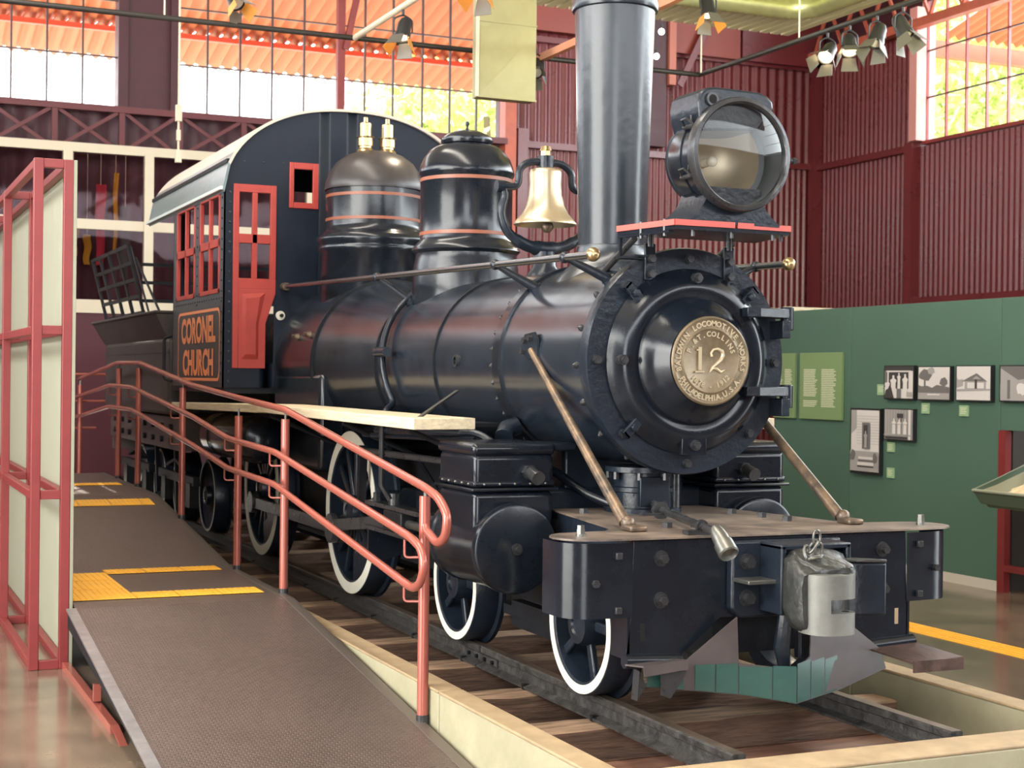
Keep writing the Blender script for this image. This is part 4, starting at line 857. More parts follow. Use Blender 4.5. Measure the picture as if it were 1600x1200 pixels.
# ---- boiler handrails
for sx in (-1, 1):
    P0 = Vector((sx*0.525, 6.13, 1.968)); P1 = Vector((sx*0.54, 11.25, 2.085)); at_ = lambda y: P0+(P1-P0)*((y-6.13)/(5.12))
    h = obj('boiler_handrail', MB().cyl(P0, P1, 0.0175, seg=16), mat('polished_dark_rail', (0.16, 0.17, 0.18), 0.25, metal=0.9), loco)
    obj('brass_knob', MB().ball(P0+Vector((0, -0.02, 0)), 0.033, 20), brass, h)
    obj('rail_end_flange', MB().cyl(at_(11.20), at_(11.28), 0.03), rusty, h)
    for y in (6.40, 7.22, 9.1):
        r = 0.50 if y < 9 else 0.52; a = math.radians(50); foot = Vector((sx*r*math.cos(a), y-0.05, ZC+r*math.sin(a)))
        obj('rail_stanchion', MB().tube([at_(y), foot], [0.014, 0.026], 14).ball(at_(y), 0.028, 14).cyl(foot+Vector((sx*math.cos(a), 0, math.sin(a)))*0.006, foot+Vector((-sx*math.cos(a), 0, -math.sin(a)))*0.02, 0.036), satin, h)
# delivery pipe hugging the near side
for sx in (-1,):
    pts = []
    for k in range(13):
        a = math.radians(118+k*(252-118)/12); r = 0.535+0.02*(k/12); pts.append((r*math.cos(a)*1.0, 9.05-0.22*math.sin(PI*0.5*k/12)**2, ZC+r*math.sin(a)))
    pts = [(-0.22, 9.1, 1.98)]+pts[1:9]+[(-0.60, 8.72, 1.20), (-0.62, 8.70, 0.98)]
    dp = obj('delivery_pipe', MB().tube(pts, 0.020, 12, fillet=0.05), satin, loco)
    obj('pipe_clip', MB().box(-0.575, -0.53, 8.86, 9.0, 1.545, 1.575).cyl((-0.565, 8.8, 1.56), (-0.565, 9.0, 1.56), 0.03), satin, dp)
    obj('vertical_pipe', MB().tube([(-0.85, 8.05, 1.15), (-0.85, 8.05, 0.8), (-0.80, 8.05, 0.72)], 0.016, 10), dsteel, loco)
# bosses on the firebox side
for y, z in ((10.75, 1.69), (10.45, 1.70)):
    a = math.asin((z-ZC)/0.603); p = Vector((-0.603*math.cos(a), y, z)); obj('washout_plug', MB().cyl(p, p+Vector((-0.03, 0, 0.005)), 0.026, 0.02, 14).hexa(p+Vector((-0.03, 0, 0.005)), (-1, 0, 0.1), 0.014, 0.02), rusty, loco)
# ---- struts from the smokebox to the deck
for sx in (-1, 1):
    ft = Vector((sx*0.555, 5.67, 0.765)); tp = Vector((sx*0.512, 6.80, 1.545))
    s_ = obj('smokebox_strut', MB().tube([tp, ft+Vector((0, 0.05, 0.03))], [0.017, 0.027], 14), rusty, loco)
    obj('strut_foot', MB().box(ft.x-0.035, ft.x+0.045, 5.60, 5.70, 0.766, 0.790).ball((ft.x, 5.695, 0.795), 0.032, 12), rusty, s_, bevel=0.008)
    obj('strut_lug', MB().prism([(sx*0.500, 6.73, 1.51), (sx*0.500, 6.73, 1.60), (sx*0.500, 6.77, 1.635), (sx*0.500, 6.88, 1.625), (sx*0.500, 6.91, 1.55), (sx*0.500, 6.85, 1.50)], (sx*0.012, 0, 0)), satin, s_)
    for y, z in ((6.86, 1.595), (6.80, 1.605), (6.885, 1.54)): obj('lug_bolt', MB().hexa((sx*0.512, y, z), (sx, 0, 0), 0.016, 0.02), dsteel, s_)
# ---- saddle, exhaust stand, cylinders
obj('smokebox_saddle', MB().box(-0.30, 0.30, 6.85, 7.25, 0.40, 1.06).box(-0.60, 0.60, 6.80, 7.15, 0.50, 0.86), satin, loco, bevel=0.02)
obj('centre_stand', MB().lathe([(0.19, 0.765), (0.19, 0.785), (0.145, 0.79), (0.145, 0.86), (0.155, 0.865), (0.155, 0.885), (0.145, 0.89), (0.145, 0.955), (0.185, 0.96), (0.185, 0.985)], (-0.03, 6.52, 0), (0, 0, 1), 28), satin, loco)
for k in range(8):
    a = 2*PI*k/8+0.2; obj('stand_bolt', MB().hexa((-0.03+0.168*math.cos(a), 6.52+0.168*math.sin(a), 0.925), (0, 0, 1), 0.014, 0.035), dsteel, loco)
obj('stand_cover', MB().box(-0.13, 0.03, 6.36, 6.39, 0.80, 0.94), satin, loco, bevel=0.004)
obj('stand_pipe', MB().cyl((0.10, 6.44, 0.77), (0.10, 6.44, 1.0), 0.028), dsteel, loco)
for sx in (-1, 1):
    cx = sx*0.686; CZ = 0.595
    cy = obj('steam_cylinder', MB().lathe([(0, 6.555), (0.200, 6.555), (0.212, 6.560), (0.217, 6.575), (0.217, 6.60), (0.210, 6.61), (0.210, 7.13), (0.217, 7.135), (0.217, 7.17), (0, 7.18)], (cx, 0, CZ), (0, 1, 0), 64), black, loco, ang=40)
    obj('cylinder_cover_nut', MB().cyl((cx, 6.557, CZ), (cx, 6.545, CZ), 0.028).hexa((cx, 6.55, CZ), (0, -1, 0), 0.014, 0.022), dsteel, cy)
    x0, x1 = sorted((sx*0.455, sx*0.875))
    mb = MB().box(x0, x1, 6.635, 7.10, 0.60, 0.865); obj('steam_chest_base', mb, black, cy, bevel=0.03, bseg=4)
    obj('chest_flange', MB().box(x0-0.018, x1+0.018, 6.615, 7.12, 0.865, 0.882), black, cy, bevel=0.007)
    obj('steam_chest', MB().box(x0, x1, 6.635, 7.10, 0.880, 1.045), black, cy, bevel=0.03, bseg=4)
    obj('chest_riveted_strip', MB().box(x0-0.004, x1+0.004, 6.631, 7.104, 0.884, 0.916), black, cy, bevel=0.014, bseg=3)
    obj('chest_lid', MB().box(x0-0.010, x1+0.010, 6.625, 7.11, 1.035, 1.095), black, cy, bevel=0.028, bseg=4)
    mb = MB()
    for k in range(5):
        x = x0+0.05+k*(x1-x0-0.1)/4; mb.ball((x, 6.629, 0.90), 0.007, 8)
        mb.ball((x0-0.006 if sx < 0 else x1+0.006, 6.69+k*0.085, 0.90), 0.007, 8)
    obj('chest_rivets', mb, steel, cy)
    xe = x0+0.28 if sx < 0 else x0+0.16
    p = Vector((xe, 6.635, 0.955)); d = Vector((0.15, -1, -0.35)).normalized()
    obj('relief_elbow', MB().hexa(p, (0, -1, 0), 0.036, 0.035).cyl(p+Vector((0, -0.03, 0)), p+Vector((0, -0.03, 0))+d*0.075, 0.030, 0.034, 18), dsteel, cy)
    obj('exhaust_pipe', MB().tube([(sx*0.45, 6.95, 0.97), (sx*0.36, 6.85, 0.95), (sx*0.27, 6.7, 0.85), (sx*0.16, 6.55, 0.79)], 0.024, 12, fillet=0.06), black, loco)
    obj('steam_pipe', MB().tube([(sx*0.50, 7.15, 1.10), (sx*0.46, 7.2, 1.14), (sx*0.40, 7.2, 1.16)], 0.05, 12).tube([(sx*0.83, 8.2, 1.105), (sx*0.80, 7.5, 1.12), (sx*0.62, 7.18, 1.12), (sx*0.5, 7.05, 1.0)], 0.022, 10, fillet=0.06).tube([(sx*0.84, 8.4, 1.07), (sx*0.74, 7.4, 1.085), (sx*0.66, 7.15, 1.09)], 0.014, 8), satin, loco)
for x in (-0.52, 0.30): obj('side_step_pad', MB().box(x, x+0.22, 6.7, 6.95, 1.05, 1.09), satin, loco, bevel=0.01)
# ---- running board
mb = MB()
for sx in (-1, 1):
    mb = MB(); y = [7.0, 10.05, 12.94]; z = [1.205, 1.212, 1.172]
    for i in range(2):
        xa, xb = sorted((sx*1.05, sx*0.72)); mb.prism([(xa, y[i], z[i]), (xa, y[i+1], z[i+1]), (xa, y[i+1], z[i+1]-0.052), (xa, y[i], z[i]-0.058)], (xb-xa, 0, 0))
    rb = obj('running_board', mb, wood, loco, bevel=0.004)
    xa, xb = sorted((sx*0.72, sx*0.45)); obj('board_inner', MB().box(xa, xb, 7.3, 11.2, 1.15, 1.17), dark, rb)
obj('board_stay', MB().bar((-0.95, 7.2, 1.20), (-0.60, 7.55, 1.335), 0.018, 0.01), steel, loco)
for y in (7.2, 8.3, 9.9): obj('board_bracket', MB().tube([(-1.0, y, 1.14), (-0.55, y, 0.95), (-0.42, y, 0.75)], 0.014, 8), dark, loco)
obj('air_reservoir', MB().lathe([(0, 10.75), (0.08, 10.76), (0.15, 10.80), (0.17, 10.86), (0.17, 12.2), (0.15, 12.27), (0, 12.3)], (-0.80, 0, 0.93), (0, 1, 0), 32), black, loco)
obj('reservoir_strap', MB().lathe([(0.172, 11.0), (0.177, 11.0), (0.177, 11.04), (0.172, 11.04)], (-0.80, 0, 0.93), (0, 1, 0), 32, cap=False).lathe([(0.172, 11.9), (0.177, 11.9), (0.177, 11.94), (0.172, 11.94)], (-0.80, 0, 0.93), (0, 1, 0), 32, cap=False), dark, loco)
#==BEAM==
# ---- buffer beam and deck
BYF = 5.41
bb = obj('buffer_beam', MB().prism([(-0.68, BYF, 0.752), (0.68, BYF, 0.752), (0.69, BYF, 0.45), (0.69, BYF, 0.27), (0.50, BYF, 0.25), (0.27, BYF, 0.42), (-0.27, BYF, 0.42), (-0.47, BYF, 0.262), (-0.52, BYF, 0.262), (-0.71, BYF, 0.29), (-0.69, BYF, 0.45)], (0, 0.03, 0)), black, loco, bevel=0.002)
for sx in (-1, 1):
    # curved end casings
    mb = MB(); prof_ = [(sx*0.685, BYF-0.004), (sx*0.84, BYF+0.01)]
    for k in range(9):
        a = PI/2*k/8; prof_.append((sx*(0.84+0.125*math.sin(a)), BYF+0.01+0.125*(1-math.cos(a))))
    prof_.append((sx*0.965, BYF+0.26))
    outer = [(x, y, 0.442) for x, y in prof_]
    rows = [[(x, y, z) for x, y in prof_] for z in (0.442, 0.745)]; mb.grid(rows)
    mb.poly([(x, y, 0.443) for x, y in prof_]+[(sx*0.685, BYF+0.26, 0.443)])
    obj('beam_end_casing', mb, black, bb, ang=30)
    # rounded lobe of the deck plate is part of the deck
    for x, z in ((0.752, 0.694), (0.752, 0.474)): obj('square_bolt', MB().box(sx*x-0.014, sx*x+0.014, BYF-0.018, BYF, z-0.014, z+0.014), dsteel, bb, bevel=0.003)
    obj('square_bolt', MB().hexa((sx*0.85, BYF+0.008, 0.585), (0, -1, 0), 0.016, 0.02), dsteel, bb)
    for z in (0.677, 0.506):
        obj('beam_bolt', MB().cyl((sx*0.553, BYF, z), (sx*0.553, BYF-0.006, z), 0.033, seg=24).cyl((sx*0.553, BYF-0.006, z), (sx*0.553, BYF-0.016, z), 0.023, seg=20).hexa((sx*0.553, BYF-0.015, z), (0, -1, 0), 0.018, 0.024), dsteel if z > 0.6 else dsteel, bb)
    obj('slot', MB().box(sx*0.635-0.010, sx*0.635+0.010, BYF-0.0015, BYF+0.001, 0.345, 0.415), kerbtop if sx > 0 else MATS['hole_black'], bb, bevel=0.006)
    obj('side_skirt', MB().box(sx*0.70-0.006, sx*0.70+0.006, BYF+0.0, BYF+0.14, 0.27, 0.45), black, bb)
    # rolled lip and step below
    obj('rolled_lip', MB().tube([(sx*0.46, BYF-0.005, 0.255), (sx*0.72, BYF-0.005, 0.268)], 0.030, 14), black, bb)
    if sx > 0: obj('step_plate', MB().prism([(0.46, BYF-0.01, 0.248), (0.72, BYF-0.01, 0.258), (0.76, 5.12, 0.235), (0.50, 5.12, 0.225)], (0, 0, 0.008)).box(0.50, 0.76, 5.115, 5.125, 0.190, 0.240), mat('dark_rusty_step', (0.085, 0.050, 0.040), 0.45, metal=0.3, bump=0.2, var=0.5, vscale=12), bb)
    else: obj('step_plate', MB().prism([(-0.49, BYF-0.03, 0.262), (-0.73, BYF-0.03, 0.255), (-0.70, 5.28, 0.262), (-0.50, 5.27, 0.278)], (0, 0, 0.006)).prism([(-0.70, 5.28, 0.265), (-0.50, 5.27, 0.281), (-0.50, 5.27, 0.245), (-0.695, 5.28, 0.225)], (0, 0.006, 0)), taupe, bb)
deck_pts = []
for k in range(9): a = PI/2+PI*k/8; deck_pts.append((-0.84+0.145*math.cos(a), 5.535+0.145*math.sin(a)))
R_ = [(-x, y) for x, y in deck_pts][::-1]
outline = [(-0.66, 5.385), (0.66, 5.385)]+R_+[(0.66, 5.70), (0.58, 5.80), (0.42, 6.75), (-0.42, 6.75), (-0.58, 5.80), (-0.66, 5.70)]+deck_pts
dk = obj('front_deck', MB().prism([(x, y, 0.757) for x, y in outline], (0, 0, 0.008)), deckm, loco)
obj('deck_block', MB().prism([(x, y, 0.60) for x, y in ((-0.56, 5.44), (0.56, 5.44), (0.56, 5.80), (0.41, 6.74), (-0.41, 6.74), (-0.56, 5.80))], (0, 0, 0.157)), satin, loco)
for x, y in ((-0.33, 5.75), (-0.22, 5.70), (0.33, 6.28), (0.35, 6.05), (0.37, 5.87), (-0.36, 6.5)): obj('deck_bolt', MB().hexa((x, y, 0.765), (0, 0, 1), 0.024, 0.022), dsteel, dk)
for sx in (-1, 1): obj('deck_nut', MB().cyl((sx*0.86, 5.53, 0.765), (sx*0.86, 5.53, 0.775), 0.022).hexa((sx*0.86, 5.53, 0.772), (0, 0, 1), 0.018, 0.022).hexa((sx*0.86, 5.53, 0.794), (0, 0, 1), 0.016, 0.016), steel, dk)
# train pipe lying on the deck
tp_ = obj('train_pipe', MB().tube([(-0.02, 6.45, 0.815), (-0.14, 6.15, 0.805), (-0.34, 5.46, 0.800), (-0.40, 5.22, 0.795)], 0.0175, 12).hexa((-0.14, 6.16, 0.805), (-0.27, -0.96, 0), 0.045, 0.05), dsteel, loco)
obj('pipe_clamp', MB().lathe([(0.028, -0.015), (0.03, 0), (0.028, 0.015)], (-0.345, 5.44, 0.80), (-0.25, -0.97, 0), 16).box(-0.42, -0.31, 5.42, 5.47, 0.766, 0.784), dsteel, tp_)
obj('hose_nozzle', MB().lathe([(0.018, -0.03), (0.024, -0.02), (0.030, 0.0), (0.034, 0.03), (0.034, 0.055), (0.040, 0.06), (0.042, 0.115), (0.036, 0.12), (0.030, 0.10)], (-0.405, 5.215, 0.795), (-0.02, -0.72, -0.60), 24), steel, tp_)
obj('pipe_handle', MB().box(-0.30, -0.18, 6.02, 6.05, 0.79, 0.80), dsteel, tp_)
# ---- plough blade under the beam
mb = MB()
def zt(x): return 0.0
Lp = [(-0.62, 5.36), (-0.25, 5.29), (0.0, 5.22)]; 
def slab(pts, m, nm, th=0.008): o = obj(nm, MB().prism(pts, (0, th, 0)), m, pb); return o
pb = obj('plough_blade', MB().prism([(-0.66, 5.385, 0.165), (-0.235, 5.315, 0.115), (-0.235, 5.315, 0.245), (-0.245, 5.315, 0.435), (-0.46, 5.36, 0.26), (-0.52, 5.365, 0.225)], (0, 0.008, 0)), taupe, loco)
slab([(-0.235, 5.315, 0.115), (0.005, 5.25, 0.072), (0.005, 5.25, 0.215), (-0.235, 5.315, 0.245)], taupe, 'blade_centre')
slab([(0.005, 5.25, 0.072), (0.28, 5.32, 0.10), (0.56, 5.38, 0.16), (0.52, 5.37, 0.25), (0.28, 5.33, 0.41), (0.09, 5.27, 0.41), (0.085, 5.27, 0.26), (0.005, 5.25, 0.215)], taupe, 'blade_wing')
# reflection smear painted teal along the foot of the blade, with dark seams
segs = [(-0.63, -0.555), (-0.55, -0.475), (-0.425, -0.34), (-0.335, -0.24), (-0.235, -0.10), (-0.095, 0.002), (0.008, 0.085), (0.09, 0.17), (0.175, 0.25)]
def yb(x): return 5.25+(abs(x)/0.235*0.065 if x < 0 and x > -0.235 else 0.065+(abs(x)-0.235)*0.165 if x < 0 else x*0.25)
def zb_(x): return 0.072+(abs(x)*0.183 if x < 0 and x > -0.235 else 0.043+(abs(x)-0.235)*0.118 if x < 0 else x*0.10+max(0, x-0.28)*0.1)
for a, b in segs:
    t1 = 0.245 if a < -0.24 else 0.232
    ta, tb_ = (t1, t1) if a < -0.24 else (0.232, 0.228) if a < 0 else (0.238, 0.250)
    slab([(a, yb(a)-0.004, zb_(a)+0.004), (b, yb(b)-0.004, zb_(b)+0.004), (b, yb(b)-0.004, tb_), (a, yb(a)-0.004, ta)], teal, 'teal_reflection_band', 0.003)
obj('torn_lug', MB().prism([(-0.69, 5.33, 0.24), (-0.70, 5.33, 0.12), (-0.66, 5.33, 0.18)], (0, 0.05, 0)), dsteel, pb)
obj('torn_bracket', MB().prism([(-0.60, 5.30, 0.235), (-0.50, 5.28, 0.235), (-0.52, 5.28, 0.20), (-0.57, 5.29, 0.13), (-0.60, 5.30, 0.14)], (0, 0.02, 0)), dsteel, pb)
# ---- coupler pocket, body, knuckle, chain
cp = obj('coupler_pocket', MB().prism([(-0.245, BYF-0.001, 0.742), (0.30, BYF-0.001, 0.742), (0.30, BYF-0.001, 0.44), (0.26, BYF-0.001, 0.42), (-0.20, BYF-0.001, 0.42), (-0.245, BYF-0.001, 0.46)], (0, -0.05, 0)), satin, loco, bevel=0.012, bseg=3)
for x in (-0.175,):
    for z in (0.655, 0.505): obj('pocket_bolt', MB().cyl((x, BYF-0.051, z), (x, BYF-0.06, z), 0.034).hexa((x, BYF-0.06, z), (0, -1, 0), 0.024, 0.03), dsteel, cp)
obj('pocket_web', MB().box(-0.24, 0.0, 5.24, 5.36, 0.575, 0.592), steel, cp, bevel=0.003)
obj('pocket_cheek', MB().box(-0.11, -0.085, 5.20, 5.36, 0.45, 0.735).box(0.21, 0.235, 5.20, 5.36, 0.45, 0.735).box(-0.11, 0.235, 5.20, 5.36, 0.715, 0.738), satin, cp, bevel=0.006)
def loft(secs, seed=1, jit=0.005):
    rr = random.Random(seed); rows = []
    for y, x0, x1, z0, z1 in secs:
        ring_ = []
        for k in range(20):
            a = 2*PI*k/20+PI/20; ca, sa = math.cos(a), math.sin(a); e = 0.42
            ring_.append(((x0+x1)/2+(x1-x0)/2*math.copysign(abs(ca)**e, ca)+rr.uniform(-jit, jit), y+rr.uniform(-jit, jit), (z0+z1)/2+(z1-z0)/2*math.copysign(abs(sa)**e, sa)+rr.uniform(-jit, jit)))
        rows.append(ring_+[ring_[0]])
    m_ = MB().grid(rows); bmesh.ops.remove_doubles(m_.bm, verts=m_.bm.verts, dist=1e-6)
    m_.poly([Vector(p) for p in rows[-1][:-1]]); m_.poly([Vector(p) for p in rows[0][:-1]]); bmesh.ops.remove_doubles(m_.bm, verts=m_.bm.verts, dist=1e-6); return m_
castm = mat('worn_coupler_casting', (0.050, 0.052, 0.050), 0.33, metal=0.4, bump=0.6, bscale=28, var=0.5, vscale=10)
cb = obj('coupler_body', loft([(5.38, -0.05, 0.19, 0.47, 0.69), (5.30, -0.07, 0.20, 0.45, 0.715), (5.24, -0.085, 0.20, 0.43, 0.725), (5.17, -0.115, 0.19, 0.41, 0.715), (5.11, -0.135, 0.16, 0.40, 0.69), (5.06, -0.14, 0.10, 0.40, 0.665), (5.02, -0.13, 0.02, 0.415, 0.65)]), castm, loco, ang=60)
obj('coupler_crown', loft([(5.26, -0.06, 0.12, 0.60, 0.725), (5.18, -0.08, 0.12, 0.60, 0.72), (5.10, -0.09, 0.125, 0.60, 0.695), (5.03, -0.06, 0.125, 0.60, 0.675), (5.00, -0.02, 0.11, 0.61, 0.665)], 5, 0.003), castm, cb, ang=60)
gp = []
for k in range(9):
    f = k/8; gp.append((0.10+0.24*f, 5.20-0.10*f**1.5-0.04*math.sin(f*PI)))
inn = [(x+0.012, y+0.035) for x, y in gp[::-1]]
obj('guard_arm', MB().prism([(x, y, 0.445) for x, y in gp]+[(x, y, 0.445) for x, y in inn], (0, 0, 0.215)), satin, cb, bevel=0.008)
obj('guard_top', MB().prism([(0.08, 5.28, 0.655), (0.10, 5.18, 0.672)]+[(x, y, 0.668-0.03*(x-0.1)) for x, y in gp[1:]]+[(0.36, 5.14, 0.655), (0.25, 5.28, 0.655)], (0, 0, 0.014)), castm, cb, bevel=0.004)
# knuckle: one curved casting, open on the right between two pin lugs
kp = [(-0.108, 5.05), (-0.104, 5.01), (-0.092, 4.98), (-0.065, 4.955), (-0.03, 4.943), (0.01, 4.940), (0.05, 4.945), (0.078, 4.960), (0.092, 4.985), (0.090, 5.012), (0.070, 5.030), (0.03, 5.035), (-0.02, 5.055), (-0.06, 5.09), (-0.10, 5.09)]
kcut = [(-0.108, 5.05), (-0.104, 5.01), (-0.092, 4.98), (-0.065, 4.955), (-0.045, 4.948), (-0.040, 4.975), (-0.035, 5.01), (-0.03, 5.045), (-0.06, 5.09), (-0.10, 5.09)]
kn = MB(); kn.prism([(x, y, 0.545) for x, y in kp], (0, 0, 0.095)); kn.prism([(x, y, 0.402) for x, y in kp], (0, 0, 0.088)); kn.prism([(x, y, 0.490) for x, y in kcut], (0, 0, 0.055))
bmesh.ops.remove_doubles(kn.bm, verts=kn.bm.verts, dist=1e-5)
obj('knuckle', kn, mat('matte_cast_steel', (0.20, 0.20, 0.185), 0.55, metal=0.6, bump=0.1, var=0.2), cb, ang=50)
for z in (0.6405, 0.4905): obj('pin_hole', MB().cyl((0.052, 4.988, z), (0.052, 4.988, z+0.0015), 0.015, seg=20), MATS['hole_black'], cb)
def chain_link(c, ax, up, m=steel):
    ax = Vector(ax).normalized(); up = Vector(up).normalized(); pts = []
    for k in range(16):
        a = 2*PI*k/16; pts.append(Vector(c)+ax*0.024*math.cos(a)*1.3+up*0.017*math.sin(a))
    return MB().tube(pts, 0.0055, 8, closed=True)
for c, a, u in (((-0.01, 5.10, 0.775), (0, 0, 1), (1, 0, 0)), ((-0.03, 5.10, 0.74), (0.6, 0, 0.8), (0, 1, 0)), ((-0.055, 5.10, 0.715), (0, 0.3, 1), (1, 0.2, 0)), ((0.0, 5.10, 0.725), (0, 0, 1), (1, 0, 0)), ((-0.03, 5.08, 0.70), (1, 0, 0.2), (0, 1, 0))): obj('chain_link', chain_link(c, a, u), steel, cb)
obj('hanging_iron', MB().tube([(-0.02, 5.3, 0.44), (-0.03, 5.31, 0.30), (0.0, 5.33, 0.20)], [0.03, 0.035, 0.025], 10).tube([(0.06, 5.32, 0.45), (0.07, 5.33, 0.25)], 0.02, 8), satin, loco)
obj('drag_gear', MB().box(-0.25, 0.25, 5.50, 5.9, 0.25, 0.5), dark, loco)
#==CAB==
# ---- cab
CF, CB, CW = 11.30, 13.17, 1.0
cab = obj('cab_front', MB(), cabm, loco, origin=(0, CF, 1.313)) if False else None
def arc_roof(z_e, z_a, w, n=24):
    out = []
    for k in range(n+1):
        x = -w+2*w*k/n; f = abs(x/w); out.append((x, z_a-(z_a-z_e)*(1-math.sqrt(max(0, 1-f**2.3)))**1.0))
    return out
arc = arc_roof(2.80, 3.455, CW, 36)
# front sheet with door and window openings, built as strips
def strips(holes, xs, zb, topf, y, th, m, nm, parent, axis='x'):
    mb = MB(); xs = sorted(set(xs))
    for a, b in zip(xs, xs[1:]):
        mid_ = (a+b)/2; hs = sorted([(h[2], h[3]) for h in holes if h[0] <= mid_ <= h[1]]); z = zb
        segs = []
        for h0, h1 in hs: segs.append((z, z, h0, h0)); z = h1
        segs.append((z, z, topf(a), topf(b)))
        for z0a, z0b, z1a, z1b in segs:
            if axis == 'x': mb.prism([(a, y, z0a), (b, y, z0b), (b, y, z1b), (a, y, z1a)], (0, th, 0))
            else: mb.prism([(y, a, z0a), (y, b, z0b), (y, b, z1b), (y, a, z1a)], (th, 0, 0))
    bmesh.ops.remove_doubles(mb.bm, verts=mb.bm.verts, dist=1e-5)
    return obj(nm, mb, m, parent)
def ztop(x):
    for (a, za), (b, zb) in zip(arc, arc[1:]):
        if a-1e-6 <= x <= b+1e-6: return za+(zb-za)*(x-a)/(b-a)
    return 2.8
fholes = [(-0.92, -0.61, 1.50, 2.84), (-0.49, -0.285, 2.70, 3.03), (0.61, 0.92, 1.50, 2.84), (0.285, 0.49, 2.70, 3.03)]
cabf = strips(fholes, [a for a, _ in arc]+[-0.92, -0.61, -0.49, -0.285, 0.61, 0.92, 0.285, 0.49], 1.313, ztop, CF, 0.012, cabm, 'cab_front_sheet', loco)
cabb = strips([(-0.86, 0.86, 1.75, 3.05)], [a for a, _ in arc]+[-0.86, 0.86], 1.313, ztop, CB-0.012, 0.012, cabm, 'cab_rear_sheet', loco)
side_holes = [(11.42, 12.12, 2.03, 2.80), (12.30, 13.02, 2.03, 2.80)]
for sx in (-1, 1):
    x = sx*CW
    cs = strips([(a, b, c, d) for a, b, c, d in side_holes], [CF, 11.42, 12.12, 12.30, 13.02, CB], 1.313, lambda y: 2.86, x, -sx*0.012, mat('cab_side_paint', (0.050, 0.055, 0.066), 0.42, var=0.12), 'cab_side_sheet', loco, 'y')
    for a, b, c, d in side_holes:
        mb = MB(); xo = x+sx*0.006; t_ = 0.035
        def sb(y0, y1, z0, z1, mm=mb): mm.box(min(xo, xo-sx*0.03), max(xo, xo-sx*0.03), y0, y1, z0, z1)
        sb(a, b, c, c+t_); sb(a, b, d-t_, d); sb(a, a+t_, c, d); sb(b-t_, b, c, d); sb((a+b)/2-0.016, (a+b)/2+0.016, c, d); sb(a, b, (c+d)/2-0.03, (c+d)/2+0.03)
        obj('side_window_frame', mb, redtrim, cs, bevel=0.003)
    mb = MB()
    for z in (1.37, 1.99, 2.82):
        for k in range(22): mb.lathe([(0.008, 0), (0.006, 0.005), (0, 0.006)], (x, CF+0.04+k*(CB-CF-0.08)/21, z), (sx, 0, 0), 6)
    for yy in (CF+0.05, 12.21):
        for k in range(18): mb.lathe([(0.009, 0), (0.007, 0.006), (0, 0.007)], (x, yy, 1.42+k*0.078), (sx, 0, 0), 6)
    o = obj('rivets', mb, cabm, cs); o['kind'] = 'stuff'
mb = MB()
for k in range(20): mb.lathe([(0.010, 0), (0.008, 0.007), (0, 0.008)], (-0.955, CF, 1.36+k*0.075), (0, -1, 0), 6)
for x in (-0.85, -0.7, -0.55, -0.4): mb.lathe([(0.008, 0), (0.006, 0.005), (0, 0.006)], (x, CF, 3.02+0.02*(x+1)), (0, -1, 0), 6)
o = obj('rivets', mb, dsteel, cabf); o['kind'] = 'stuff'
# name panel on the near side: raised orange border and letters
np_ = obj('name_panel', MB().box(-CW-0.004, -CW, 11.36, 12.92, 1.345, 1.935), mat('name_panel_grey', (0.055, 0.055, 0.06), 0.45), loco)
mb = MB(); X = -CW-0.006; bw = 0.022
brd = [(11.37, 1.36), (12.91, 1.36), (12.91, 1.92), (11.37, 1.92)]
cr = 0.07; loop = []
for (cy_, cz_, s0) in ((11.37+cr, 1.36+cr, 180), (12.91-cr, 1.36+cr, 270), (12.91-cr, 1.92-cr, 0), (11.37+cr, 1.92-cr, 90)):
    for k in range(6): a = math.radians(s0+90*k/5); loop.append((cy_+cr*math.cos(a), cz_+cr*math.sin(a)))
def offs(l, d):
    cyy = 12.14; czz = 1.64; return [(cyy+(y-cyy)*(1-d/0.77), czz+(z-czz)*(1-d/0.28)) for y, z in l]
li_ = offs(loop, bw); n = len(loop)
for i in range(n):
    j = (i+1) % n; mb.poly([(X, loop[i][0], loop[i][1]), (X, loop[j][0], loop[j][1]), (X, li_[j][0], li_[j][1]), (X, li_[i][0], li_[i][1])])
obj('orange_border', mb, orange, np_, norm=False)
mb = MB()
for s, zc, L_, hgt in (('CORONEL', 1.765, 1.26, 0.215), ('CHURCH', 1.505, 1.12, 0.215)):
    me = text_verts(s, 1.0, 0.0, bold=0.042, res=4)
    xs_ = [v.co.x for v in me.vertices]; zs_ = [v.co.y for v in me.vertices]; w_ = max(xs_)-min(xs_); h_ = max(zs_)-min(zs_); cx_ = (max(xs_)+min(xs_))/2; cz_ = (max(zs_)+min(zs_))/2
    # letters read from the left side of the engine: text x runs toward -y
    M = Matrix(((0, 0, 1, X-0.001), (-L_/w_, 0, 0, 12.14+cx_*L_/w_), (0, hgt/h_, 0, zc-cz_*hgt/h_), (0, 0, 0, 1)))
    add_mesh(mb, me, M)
obj('lettering', mb, orange, np_, norm=False)
